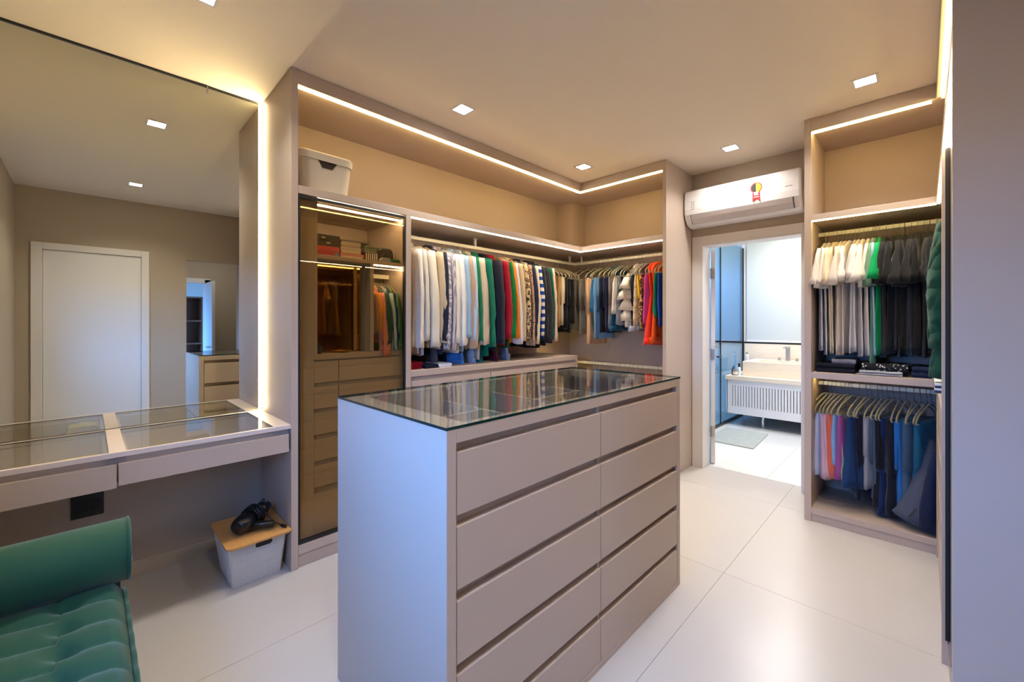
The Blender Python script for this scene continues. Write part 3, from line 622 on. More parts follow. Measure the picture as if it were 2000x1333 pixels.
for p in ((.70,2.66,.37),(.69,2.63,.395),(.66,2.62,.38),(.68,2.60,.34),(.73,2.57,.27),(.755,2.54,.254)): cord.append(Vector(p))
obj('cord', MB().tube(cord, .0034, 6), BP, t, smooth=True)
obj('plug', MB().tube([(.755,2.54,.256),(.765,2.51,.256)], .009, 8), BP, t)

# ------------------------------------------------------------------ green velvet bench
t = thing('tufted_bench', 'green velvet bench with rolled arm and tufted seat, in front of the vanity', 'bench', (-.17,1.4,0))
SX0, SX1, SY0, SY1 = -.43, .092, .75, 2.07
def seat_h(x, y):
    z = .452; q = (y+.30*(x+.06))/.133
    edge = min(x-SX0, SX1-x); z -= .035*max(0, 1-edge/.05)**2
    inner = SX0+.16 < x < SX1-.15
    ph = q+(.5 if inner else 0)
    f = abs(math.sin(PI*ph))**.55; z += .022*f*min(1, edge/.03) - .012
    for bxp in (SX1-.15, SX0+.16):
        k = round(q); yb = k*.133-.30*(x+.06)
        r2 = (x-bxp)**2+(y-yb)**2; z -= .028*math.exp(-r2/.0012)
    return z
nx, ny = 56, 150; vs = []; fs = []
for j in range(ny+1):
    for i in range(nx+1):
        x = SX0+(SX1-SX0)*i/nx; y = SY0+(SY1-SY0)*j/ny; vs.append((x, y, seat_h(x, y)))
for j in range(ny):
    for i in range(nx):
        a = j*(nx+1)+i; fs.append((a, a+1, a+nx+2, a+nx+1))
obj('seat_cushion', MB().add(vs, fs), GREEN_V, t, smooth=True)
obj('seat_base', MB().loft([rr(SX0+.004,SX1-.004,SY0,SY1,.01,.14), rr(SX0,SX1,SY0,SY1,.01,.30), rr(SX0-.004,SX1+.004,SY0,SY1,.012,.412)]), GREEN_V, t)
obj('piping', MB().tube([(SX1+.002, SY0+(SY1-SY0)*k/60, .418+.004*math.sin(k*1.45)) for k in range(61)], .006, 8), GREEN_V, t, smooth=True)
obj('piping', MB().tube([(SX0-.002, SY0+(SY1-SY0)*k/60, .418+.004*math.sin(k*1.45)) for k in range(61)], .006, 8), GREEN_V, t, smooth=True)
for bxp in (SX1-.15, SX0+.16):
    for k in range(6, 16):
        y = k*.133-.30*(bxp+.06)
        if SY0+.05 < y < SY1-.1: obj('button', MB().lathe([(.003,-.004),(.010,0),(.008,.005),(.002,.007)], (bxp,y,seat_h(bxp,y)+.004), 10), GREEN_V, t, smooth=True)
for yc in (2.11,):
    AX0, AX1 = SX0-.02, SX1+.012
    obj('rolled_arm', MB().lathe([(.094,AX0-.002),(.108,AX0+.006),(.108,AX1-.006),(.094,AX1+.002)], (0,yc,.545), 40, 'x'), GREEN_V, t, smooth=True)
    obj('arm_support', MB().box(SX0+.01,SX1-.01,yc-.045,yc+.06,.14,.5), GREEN_V, t)
    for xe in (AX0, AX1):
        obj('arm_piping', MB().tube([(xe, yc+.106*math.cos(2*PI*k/40), .545+.106*math.sin(2*PI*k/40)) for k in range(40)], .0055, 8, closed=True), GREEN_V, t, smooth=True)
for x in (SX0+.05, SX1-.05):
    for y in (.8, 2.05): obj('leg', MB().lathe([(.014,0),(.022,.14)], (x,y,0), 10), BROWN, t)

# ------------------------------------------------------------------ hangers and garments
def make_hanger(m, nm, label, group):
    t = thing(nm, label, 'hanger', (0,0,0), 0, group)
    hk = [(0, -.02*math.cos(a), .02*math.sin(a)) for a in [(-35+i*23)*PI/180 for i in range(11)]][::-1]
    hook = [(0,0,-.078),(0,0,-.045),(0,.006,-.03)] + [(0, .021*math.cos(a), .021*math.sin(a)) for a in [(-50+i*21)*PI/180 for i in range(11)]]
    obj('hook', MB().tube(hook, .0018, 5), STEEL if m is not BLACKH else BLACKH, t, local=True, smooth=True)
    half = [(.0,-.074),(.03,-.078),(.075,-.098),(.13,-.122),(.175,-.146),(.198,-.168),(.2,-.186),(.185,-.196)]
    path = [(0,y,z) for y,z in half]+[(0,-y,z) for y,z in half[:0:-1]]
    obj('shoulder_frame', MB().tube(path, .0052, 6, closed=True), m, t, local=True, smooth=True)
    return t
HANG = {}
def hanger(kind, loc, rot, label, group):
    if (kind, group) not in HANG:
        h = make_hanger({'v':VELVET,'o':VELVET2,'b':BLACKH}[kind], 'hanger', label, group); HANG[(kind, group)] = h
        h.location = loc; h.rotation_euler = (0,0,rot); return h
    return dup(HANG[(kind, group)], loc, rot, label)

def tube_cloth(secs, n=26, folds=5, amp=.35, seed=0):
    """lofted cloth: secs = (z, centre x, centre y, half thickness, half width); ripples grow downwards"""
    rnd = random.Random(seed); ph = rnd.uniform(0,6.3); ph2 = rnd.uniform(0,6.3); rings = []
    N = len(secs)
    for i, (z, cx, cy, b, a) in enumerate(secs):
        g = i/(N-1); ring = []
        for k in range(n):
            th = 2*PI*k/n; c, s = math.cos(th), math.sin(th)
            u = math.copysign(abs(c)**.8, c); v = math.copysign(abs(s)**.8, s)
            rip = 1+amp*g*math.sin(folds*th+ph+.5*g)
            q = Vector((3*u+seed*1.7, 5*v, z*9+seed)); wr = noise.noise(q)+.5*noise.noise(q*2.3)
            wob = amp*.035*g*math.sin(6.5*u+ph2+g*1.3)
            zz = z+(.006*math.sin(3*th+ph) if i == N-1 else 0)
            ring.append((cx+b*v*rip+wob+wr*b*.26*min(1, g*3)*abs(v), cy+a*u*(1+.05*amp*g*math.sin(3*th+ph2))+wr*.008*min(1, g*3)*u, zz))
        rings.append(ring)
    return MB().loft(rings)
def interp(z0, z1, k, f): return [f(i/k, z0+(z1-z0)*i/k) for i in range(k+1)]
def garment(kind, m, loc, rot, label, cat, nm, group=None, L=.72, thick=.022, seed=0, tilt=0, sleeve=None, wd=.2, flare=1.0, side=0):
    """hangs from loc (the rail); local x along the rail, local y along the shoulders"""
    rnd = random.Random(seed); t = thing(nm, label, cat, loc, rot, group)
    if kind in ('blouse','shirt','jacket','tee','vest','quilt'):
        sh = {'jacket':1.25,'quilt':2.0}.get(kind, 1.0); b = thick*sh*(.62 if kind == 'tee' else 1)
        secs = [(-.070,0,0,b*.7,.055),(-.086,0,0,b*.95,.085),(-.112,0,0,b,wd*.72),(-.14,0,0,b,wd*.95),(-.17,0,0,b,wd)]
        secs += interp(-.2, -.085-L, 12, lambda f,z: (z, tilt*f, 0, b*(1-.25*f), wd*(1+(flare-1)*f)))
        obj('body', tube_cloth(secs, folds=rnd.choice((4,5,6)), amp=.4 if kind != 'quilt' else .1, seed=seed), m, t, local=True, smooth=True)
        if kind != 'vest':
            sl = sleeve if sleeve else (rnd.uniform(.21,.29) if kind == 'tee' else rnd.uniform(.64,.74))
            for s in (-1, 1):
                r0 = .052 if kind != 'quilt' else .075; kx = rnd.uniform(.03,.075)
                if kind == 'tee': sec = interp(0, 1, 5, lambda f,_: (-.128-sl*f-.006*f, rnd.uniform(-.004,.004)+.008*f, s*(wd*.90+kx*f), b*.85+.014*f, .05+.022*f))
                else:
                    lean = rnd.uniform(-.015,.02)
                    sec = interp(0, 1, 14, lambda f,_: (-.125-sl*f, lean*f, s*(wd*.93+.05*math.sin(min(1,f*1.6)*PI/2)), b*(.95-.25*f)+.006, r0*(1-.28*f)))
                obj('sleeve', tube_cloth(sec, n=18, folds=3, amp=.55 if kind != 'quilt' else .1, seed=seed+s+5), m, t, local=True, smooth=True)
        if kind in ('shirt','jacket','quilt'):
            cr = [(math.sin(a)*b*.95, math.cos(a)*.062, -.062+.014*abs(math.sin(a))) for a in [2*PI*k/16 for k in range(16)]]
            obj('collar', MB().loft([[(x*1.1,y*1.12,z-.022) for x,y,z in cr],[(x,y,z+.004) for x,y,z in cr],[(x*.8,y*.9,z+.001) for x,y,z in cr],[(x*.8,y*.85,z-.02) for x,y,z in cr]], cap=False), m, t, local=True, smooth=True)
    elif kind == 'trousers':                     # folded over the hanger bar
        secs = [(-.184,0,0,.006,wd*.55),(-.19,0,0,thick,wd*.58)]+interp(-.205,-.19-L,7,lambda f,z:(z, tilt*f, side*.06*f, thick*(1+.2*f), wd*(.58+(flare-1)*f)))
        obj('legs', tube_cloth(secs, folds=3, amp=.3, seed=seed), m, t, local=True, smooth=True)
        obj('fold_over', tube_cloth([(-.186,0,0,.01,wd*.57),(-.19,.004,0,thick*1.25,wd*.585),(-.19-L*.55,tilt*.5,side*.03,thick*1.35,wd*.6)], folds=3, amp=.2, seed=seed+3), m, t, local=True, smooth=True)
    elif kind == 'skirt':                        # clipped to the bar by its waistband
        secs = [(-.20,0,0,thick*.5,wd*.72),(-.205,0,0,thick*.8,wd*.74),(-.24,0,0,thick,wd*.75)]+interp(-.26,-.2-L,7,lambda f,z:(z, tilt*f, side*.06*f, thick*(1+.5*f), wd*(.76+(flare-1)*f)))
        obj('body', tube_cloth(secs, folds=rnd.choice((5,7)), amp=.5, seed=seed), m, t, local=True, smooth=True)
        wb = [(math.sin(a)*thick*.95, math.cos(a)*wd*.755, 0) for a in [2*PI*k/20 for k in range(20)]]
        obj('waistband', MB().loft([[(x,y,-.232) for x,y,z in wb],[(x,y,-.198) for x,y,z in wb]], cap=False), m, t, local=True, smooth=True)
        for s in (-1,1): obj('clip', MB().box(-.010,.010,s*wd*.6-.012,s*wd*.6+.012,-.222,-.186), mat('clip_grey', (150,146,132), .4), t, local=True)
    elif kind == 'dress':
        b = thick
        secs = [(-.075,0,0,b*.7,.07),(-.10,0,0,b,wd*.6),(-.14,0,0,b,wd*.8),(-.22,0,0,b,wd*.72),(-.38,0,0,b*.9,wd*.6)]+interp(-.42,-.085-L,6,lambda f,z:(z, tilt*f, side*.05*f, b*(1+.5*f), wd*(.62+(flare-.62)*f)))
        obj('body', tube_cloth(secs, folds=5, amp=.5, seed=seed), m, t, local=True, smooth=True)
        obj('hem', tube_cloth([(-.085-L*.93,tilt,side*.05,b*1.55,wd*flare*1.01),(-.09-L,tilt,side*.05,b*1.6,wd*flare*1.03)], folds=5, amp=.4, seed=seed), m, t, local=True, smooth=True)
    elif kind == 'ruffle':
        b = thick
        secs = [(-.17,0,0,b*.8,wd*.5),(-.2,0,0,b,wd*.6)]+interp(-.22,-.17-L,7,lambda f,z:(z, 0, 0, b*(1+.3*f), wd*.7))
        obj('body', tube_cloth(secs, folds=5, amp=.4, seed=seed), m, t, local=True, smooth=True)
        for q in range(4):
            z = -.26-q*L*.2
            obj('ruffle', tube_cloth([(z+.05,0,0,b*1.1,wd*.7),(z,0,0,b*1.8,wd*.86),(z-.06,0,0,b*2.1,wd*(1.0-.06*q))], folds=8, amp=.6, seed=seed+q), m, t, local=True, smooth=True)
    return t
def cloth(c, rough=.85):
    return mat('fabric_%d_%d_%d' % c, c, rough, spec=.15, bump=.6, bscale=18, sheen=.15)
SN = iter(range(1, 9999))
ORD = ('first second third fourth fifth sixth seventh eighth ninth tenth eleventh twelfth thirteenth fourteenth fifteenth sixteenth seventeenth eighteenth nineteenth twentieth twenty-first twenty-second twenty-third').split()
def hang_row(rows, place, railname, hgroup, hlabel, rot0, z, hk='v', lean=0, spread=.1):
    """rows: (position along the rail, kind, cloth, description, category, name, options)"""
    n = len(rows); cnt = {}
    for r in rows: cnt[r[3]] = cnt.get(r[3], 0)+1
    seen = {}; 
    for i, (p, kind, m, desc, cat, nm, op) in enumerate(rows):
        seen[desc] = seen.get(desc, 0)+1
        who = desc if cnt[desc] == 1 else ORD[seen[desc]-1]+' '+desc
        if cnt[desc] > 1: label = '%s from the left on %s' % (who, railname)
        else:
            l = rows[i-1][3] if i else None; r_ = rows[i+1][3] if i < n-1 else None
            if l and r_: label = '%s right of %s on %s' % (desc, l if cnt[l] == 1 else 'last '+l, railname)
            elif l: label = '%s at the right end of %s' % (desc, railname)
            else: label = '%s at the left end of %s' % (desc, railname)
        op = dict(op); h = op.pop('h', hk); g = op.pop('grp', None)
        x, y = place(p); rot = rot0+lean+random.uniform(-spread, spread)
        if h: hanger(h, (x, y, z), rot, '%s hanger holding %s on %s' % ('black' if h == 'b' else 'beige', who, railname), hgroup if h != 'b' else 'black hangers')
        if kind: garment(kind, m, (x, y, z), rot, label, cat, nm, seed=next(SN), **op)

# --- left wall, upper rail
st = lambda n,k,a,b,s: patterned(n,k,a,b,s)
LR = [
 (1.645,'blouse',cloth((232,222,206)),'cream long-sleeved blouse','blouse','blouse',dict(L=.78)),
 (1.70,'shirt',cloth((206,202,192)),'pale grey shirt','shirt','shirt',dict(L=.80)),
 (1.772,'blouse',cloth((228,218,196),.35),'ivory satin blouse with gathered cuffs','blouse','blouse',dict(L=.74,thick=.03)),
 (1.825,'blouse',cloth((198,180,150)),'tan blouse','blouse','blouse',dict(L=.76)),
 (1.868,'jacket',cloth((38,42,60)),'navy jacket','jacket','jacket',dict(L=.80,sleeve=.66)),
 (1.91,'shirt',st('swirl_shirt','swirl',(206,200,204),(150,144,156),12),'lilac swirl print shirt','shirt','shirt',dict(L=.74)),
 (1.95,'shirt',st('stripe_grey','vstripes',(196,190,196),(150,146,156),26),'grey pinstriped shirt','shirt','shirt',dict(L=.74)),
 (1.992,'blouse',cloth((234,228,214)),'off-white blouse','blouse','blouse',dict(L=.75)),
 (2.03,'blouse',cloth((238,236,232)),'pure white blouse','blouse','blouse',dict(L=.80)),
 (2.068,'shirt',cloth((158,188,214)),'light denim shirt','shirt','shirt',dict(L=.79)),
 (2.108,'blouse',cloth((190,160,132),.45),'bronze satin blouse','blouse','blouse',dict(L=.77)),
 (2.15,'shirt',cloth((184,204,226)),'sky blue shirt','shirt','shirt',dict(L=.70)),
 (2.192,'blouse',cloth((24,118,72)),'bright green blouse','blouse','blouse',dict(L=.74)),
 (2.246,'jacket',mat('garment_bag_clear', (204,190,166), .2, spec=.6, bump=.5, bscale=18),'beige coat in a clear garment bag','coat','coat',dict(L=.86,thick=.028,h='b')),
 (2.325,'jacket',cloth((14,112,88)),'emerald blazer','jacket','jacket',dict(L=.84,thick=.03,sleeve=.72)),
 (2.425,'jacket',cloth((36,38,52)),'dark navy blazer','jacket','jacket',dict(L=.80,thick=.03,sleeve=.70)),
 (2.515,'jacket',cloth((150,16,38)),'crimson jacket','jacket','jacket',dict(L=.76,thick=.028,sleeve=.66)),
 (2.565,'blouse',cloth((20,116,52)),'grass green blouse','blouse','blouse',dict(L=.78)),
 (2.602,'blouse',cloth((232,132,28)),'orange blouse','blouse','blouse',dict(L=.74,sleeve=.66)),
 (2.645,'blouse',cloth((222,212,214)),'pale pink blouse','blouse','blouse',dict(L=.72)),
 (2.69,'jacket',cloth((196,176,140)),'camel jacket','jacket','jacket',dict(L=.74)),
 (2.748,'shirt',st('leopard_small','leopard',(206,180,140),(70,50,36),34),'cream leopard print shirt','shirt','shirt',dict(L=.72)),
 (2.81,'blouse',st('spot_brown','dots',(178,144,112),(80,56,40),40),'brown spotted blouse','blouse','blouse',dict(L=.70)),
 (2.855,'jacket',cloth((36,42,68)),'midnight blue jacket','jacket','jacket',dict(L=.72,sleeve=.64)),
 (2.90,'blouse',cloth((214,200,172)),'sand blouse','blouse','blouse',dict(L=.74)),
 (2.945,'blouse',st('blue_stripe','stripes',(224,216,200),(28,66,150),4.6),'blue and white wide-striped sweater','sweater','sweater',dict(L=.72,sleeve=.66)),
 (3.0,'jacket',cloth((30,30,32)),'black jacket','jacket','jacket',dict(L=.80)),
 (3.06,'jacket',cloth((44,44,48)),'charcoal jacket','jacket','jacket',dict(L=.78)),
 (3.118,'blouse',cloth((12,84,60)),'bottle green blouse','blouse','blouse',dict(L=.70,sleeve=.68)),
 (3.16,'blouse',cloth((212,180,156)),'blush blouse','blouse','blouse',dict(L=.76,sleeve=.70)),
 (3.225,'skirt',st('check_bw','checker',(228,224,216),(24,24,26),50),'black and white checked top','top','top',dict(L=.46,wd=.24)),
 (3.285,'trousers',cloth((120,86,52)),'brown trousers','trousers','trousers',dict(L=.52,wd=.3)),
 (3.335,'trousers',cloth((178,146,92)),'mustard tan trousers','trousers','trousers',dict(L=.50,wd=.3)),
 (3.385,'trousers',cloth((218,208,178)),'cream trousers','trousers','trousers',dict(L=.48,wd=.3)),
 (3.44,'trousers',cloth((40,40,40)),'charcoal trousers','trousers','trousers',dict(L=.52,wd=.3)),
 (3.49,'trousers',cloth((26,26,28)),'black wide trousers','trousers','trousers',dict(L=.56,wd=.3)),
 (3.54,'skirt',cloth((30,28,28)),'black short skirt','skirt','skirt',dict(L=.46,wd=.24)),
 (3.60,'trousers',cloth((96,92,78)),'grey-olive trousers','trousers','trousers',dict(L=.54,wd=.28)),
]
hang_row(LR, lambda x: (x, 2.78), 'left wall rail', 'beige hangers on the left wall rail', 'beige velvet hanger on the left wall rail', 0, RZ, spread=.06)
# longer clothes whose lower ends show under the shirts
for x, m, lb, cat, nm, L_ in ((1.86,cloth((86,74,76)),'long taupe dress showing below the navy jacket','dress','dress',.93),(2.09,cloth((74,122,176)),'blue denim dress whose hem shows below the bronze blouse','dress','dress',.93),(2.22,cloth((150,160,176)),'grey-blue dress whose hem shows under the bagged coat','dress','dress',.92),(2.28,cloth((16,96,112)),'teal dress whose hem shows under the emerald blazer','dress','dress',.935),(2.47,cloth((88,26,40)),'wine dress whose hem shows under the dark navy blazer','dress','dress',.90),(2.62,cloth((138,146,160)),'grey denim dress whose hem shows under the orange blouse','dress','dress',.90)):
    garment('dress', m, (x, 2.79, RZ), 0, lb, cat, nm, L=L_, flare=.9, thick=.02, seed=next(SN))
# things on the lower shelf
cloth_pile('folded_cloth', 'crimson folded cloth on the lower shelf beside the glass cabinet', 'cloth', 1.56,1.68,2.56,2.75,1.051,.05,(128,18,34),2)
cloth_pile('folded_cloth', 'navy folded cloth on the lower shelf right of the crimson cloth', 'cloth', 1.69,1.80,2.53,2.72,1.051,.03,(28,30,44),1)
cloth_pile('folded_cloth', 'white folded cloth on the lower shelf under the ivory blouse', 'cloth', 1.81,1.93,2.54,2.72,1.051,.028,(214,218,226),1)

# --- back corner, upper rail (positions are y, left to right in view)
BR = [
 (2.70,'trousers',cloth((150,140,118)),'stone trousers','trousers','trousers',dict(L=.55,wd=.28)),
 (2.60,'trousers',cloth((120,114,100)),'taupe trousers','trousers','trousers',dict(L=.58,wd=.28)),
 (2.505,'trousers',cloth((206,164,124)),'tan trousers','trousers','trousers',dict(L=.68,wd=.3,thick=.03)),
 (2.45,'skirt',cloth((36,110,160)),'bright denim shorts','shorts','shorts',dict(L=.33,wd=.22)),
 (2.40,'trousers',cloth((108,152,192)),'light blue jeans','jeans','jeans',dict(L=.62,wd=.29)),
 (2.345,'trousers',cloth((26,28,40)),'black jeans','jeans','jeans',dict(L=.56,wd=.3)),
 (2.30,'trousers',cloth((34,38,62)),'navy trousers','trousers','trousers',dict(L=.56,wd=.3)),
 (2.24,'trousers',cloth((126,118,116)),'mid grey trousers','trousers','trousers',dict(L=.52,wd=.29)),
 (2.205,'skirt',cloth((150,108,74)),'caramel shorts','shorts','shorts',dict(L=.34,wd=.23)),
 (2.175,'skirt',cloth((226,220,204)),'white shorts','shorts','shorts',dict(L=.36,wd=.24)),
 (2.14,'trousers',st('grey_vstripe','vstripes',(178,178,182),(120,120,126),22),'grey striped trousers','trousers','trousers',dict(L=.48,wd=.29)),
 (2.105,'skirt',st('dot_black_small','dots',(28,28,34),(214,210,204),30),'black dotted skirt','skirt','skirt',dict(L=.44,wd=.25)),
 (2.055,'ruffle',cloth((228,220,204)),'white ruffled blouse','blouse','blouse',dict(L=.52,wd=.26,thick=.03)),
 (2.005,'trousers',cloth((30,34,54)),'dark navy trousers','trousers','trousers',dict(L=.50,wd=.27)),
 (1.965,'skirt',st('lace_beige','leopard',(222,200,164),(196,168,128),24),'beige lace skirt','skirt','skirt',dict(L=.48,wd=.26)),
 (1.925,'skirt',cloth((238,190,30)),'yellow top','top','top',dict(L=.22,wd=.25)),
 (1.895,'skirt',st('leopard_big','leopard',(196,152,100),(64,40,28),20),'leopard print skirt','skirt','skirt',dict(L=.50,wd=.26)),
 (1.855,'skirt',cloth((206,74,146)),'magenta skirt','skirt','skirt',dict(L=.46,wd=.26)),
 (1.81,'dress',cloth((226,52,30)),'red dress','dress','dress',dict(L=.76,wd=.26,flare=1.05,thick=.03)),
 (1.765,'dress',cloth((240,92,28)),'orange dress','dress','dress',dict(L=.75,wd=.26,flare=.95)),
 (1.73,'skirt',cloth((16,120,86)),'jade top','top','top',dict(L=.40,wd=.27)),
 (1.70,'skirt',cloth((30,66,150)),'royal blue skirt','skirt','skirt',dict(L=.48,wd=.27)),
 (1.672,'skirt',st('dot_black_big','dots',(26,26,32),(226,222,216),18),'black polka-dot dress','dress','dress',dict(L=.52,wd=.27)),
]
hang_row(BR, lambda y: (3.815, y), 'back corner rail', 'beige hangers on the back corner rail', 'beige velvet hanger on the back corner rail', PI/2, RZ)
for y, m, lb in ((2.0,cloth((186,182,184)),'pale grey slip dress hem below the dark navy trousers'),(1.93,cloth((128,124,126)),'grey slip dress hem below the leopard skirt'),(2.22,cloth((34,84,112)),'petrol blue dress hem below the grey trousers')):
    garment('dress', m, (3.82, y, RZ), PI/2, lb, 'dress', 'dress', L=.64, flare=.9, seed=next(SN))
# lower rail of the back corner: only the hooks and shoulders show above the island
for k in range(22):
    hanger('v' if k % 2 else 'o', (3.815, 1.70+k*.05+random.uniform(-.012,.012), .949), PI/2+random.uniform(-.08,.08), ORD[21-k]+' hanger from the left on the low back corner rail', 'hangers on the low back corner rail')

# --- right wardrobe, upper rail
BLK = cloth((40,40,43)); BLK2 = cloth((33,33,37))
RU = [(.520-.024*i*1.0, 'tee', cloth(c), 'cream t-shirt' if i in (2,3,5) else 'white t-shirt', 't-shirt', 't_shirt', dict(L=.76+.03*((i*7) % 4)/3, thick=.02)) for i, c in enumerate(((226,220,214),(224,218,212),(228,212,182),(230,216,190),(222,214,206),(224,206,178),(232,226,220),(226,222,218),(234,228,222),(228,222,218),(230,220,210)))]
RU += [
 (.258,'tee',cloth((166,190,222)),'light blue t-shirt','t-shirt','t_shirt',dict(L=.78)),
 (.240,'tee',cloth((104,142,120)),'sage green t-shirt','t-shirt','t_shirt',dict(L=.88)),
 (.220,'tee',cloth((10,160,92)),'bright green t-shirt','t-shirt','t_shirt',dict(L=.78,thick=.024)),
 (.186,'tee',BLK,'black t-shirt','t-shirt','t_shirt',dict(L=.79,thick=.028)),
 (.152,'tee',BLK2,'black t-shirt','t-shirt','t_shirt',dict(L=.77)),
 (.122,'tee',BLK,'black t-shirt','t-shirt','t_shirt',dict(L=.74,thick=.026)),
 (.094,'tee',BLK2,'black t-shirt','t-shirt','t_shirt',dict(L=.78,h='b')),
 (.062,'tee',BLK,'black t-shirt','t-shirt','t_shirt',dict(L=.77)),
 (.034,'tee',BLK2,'black t-shirt','t-shirt','t_shirt',dict(L=.76)),
 (.006,'tee',BLK,'black t-shirt','t-shirt','t_shirt',dict(L=.78)),
 (-.022,'tee',BLK2,'black t-shirt','t-shirt','t_shirt',dict(L=.75)),
 (-.052,'tee',cloth((58,72,128)),'indigo t-shirt','t-shirt','t_shirt',dict(L=.76)),
 (-.085,'tee',cloth((60,140,70)),'leaf green t-shirt','t-shirt','t_shirt',dict(L=.72)),
]
hang_row(RU, lambda y: (3.815, y), 'upper right rail', 'beige hangers on the upper right rail', 'beige velvet hanger on the upper right rail', PI/2, RZ, lean=-.05, spread=.14)
QG = mat('quilted_green', (12,70,58), .7, spec=.25, sheen=.1)
nt = QG.node_tree; tc = nt.nodes.new('ShaderNodeTexCoord'); mp = nt.nodes.new('ShaderNodeMapping'); mp.inputs['Rotation'].default_value = (.785,0,0); mp.inputs['Scale'].default_value = (9,9,9)
vo = nt.nodes.new('ShaderNodeTexVoronoi'); vo.inputs['Scale'].default_value = 1.6; bp = nt.nodes.new('ShaderNodeBump'); bp.inputs['Strength'].default_value = .9; bp.inputs['Distance'].default_value = .03; bp.invert = True
nt.links.new(tc.outputs['Object'], mp.inputs[0]); nt.links.new(mp.outputs[0], vo.inputs['Vector']); nt.links.new(vo.outputs['Distance'], bp.inputs['Height']); nt.links.new(bp.outputs[0], nt.nodes['Principled BSDF'].inputs['Normal'])
hanger('v', (3.18,-.335,RZ), 0, 'beige hanger holding the green quilted jacket', 'hangers on the right wall rail')
garment('quilt', QG, (3.18,-.335,RZ), 0, 'big green quilted jacket hanging at the right corner behind the door frame', 'jacket', 'jacket', L=.86, thick=.05, wd=.235, flare=1.38, seed=4, sleeve=.66)
for x, m, kd, lb, cat, nm in ((1.72,st('bw_stripe','stripes',(224,220,214),(60,56,70),4.2),'blouse','dark and white striped sweater behind the smoked glass of the right wall wardrobe','sweater','sweater'),(1.92,cloth((206,140,140)),'blouse','pink blouse behind the smoked glass of the right wall wardrobe','blouse','blouse'),(2.12,cloth((232,228,214)),'tee','cream top behind the smoked glass of the right wall wardrobe','top','top'),(2.3,cloth((206,200,170)),'dress','pale olive dress behind the smoked glass of the right wall wardrobe','dress','dress'),(2.66,cloth((214,206,190)),'blouse','ivory blouse on the right wall rail left of the divider','blouse','blouse')):
    hanger('v', (x,-.37,RZ), 0, 'beige hanger holding the '+lb.split(' behind')[0].split(' on the')[0], 'hangers on the right wall rail'); garment(kd, m, (x,-.37,RZ), 0, lb, cat, nm, L=.72, wd=.18, seed=next(SN))
for k in range(9): hanger('v', (1.6+k*.09,-.37,RZ), random.uniform(-.1,.1), 'empty beige hanger, '+ORD[k]+' from the end panel on the right wall rail', 'hangers on the right wall rail')
# folded clothes on the middle shelf
cloth_pile('folded_jeans', 'black folded clothes at the left end of the middle shelf', 'clothes', 3.60,3.85,.335,.545,1.037,.062,(30,31,40),2)
cloth_pile('folded_shirt', 'grey shirt folded loosely on the black pile', 'shirt', 3.61,3.84,.33,.46,1.10,.03,(110,110,120),1)
cloth_pile('folded_sweater', 'light grey folded sweater at the front of the middle shelf', 'sweater', 3.57,3.80,.10,.31,1.037,.03,(164,164,170),2)
cloth_pile('dotted_cloth', 'black white-dotted folded cloth over the light grey sweater', 'clothes', 3.60,3.84,.075,.30,1.068,.045,(26,26,30),1, m=st('dot_fold','dots',(26,26,30),(214,212,208),60))
cloth_pile('navy_cloth', 'navy folded cloth right of the dotted cloth on the middle shelf', 'clothes', 3.62,3.85,-.03,.06,1.037,.07,(40,48,72),2)
tw = thing('striped_towels', 'stack of navy and white striped towels on the right drawer chest', 'towels', (3.35,-.15,1.012))
for k in range(4):
    z = 1.0125+k*.0125; w_ = .006*(k % 2)
    obj('towel', MB().prism([(3.12,z),(3.515-w_,z),(3.522-w_,z+.006),(3.515-w_,z+.0118),(3.12,z+.0118)], 'y', -.30, YR+.012), mat('towel_white',(222,226,230),.9) if k % 2 else mat('towel_navy',(44,62,90),.9), tw, bevel=.002)

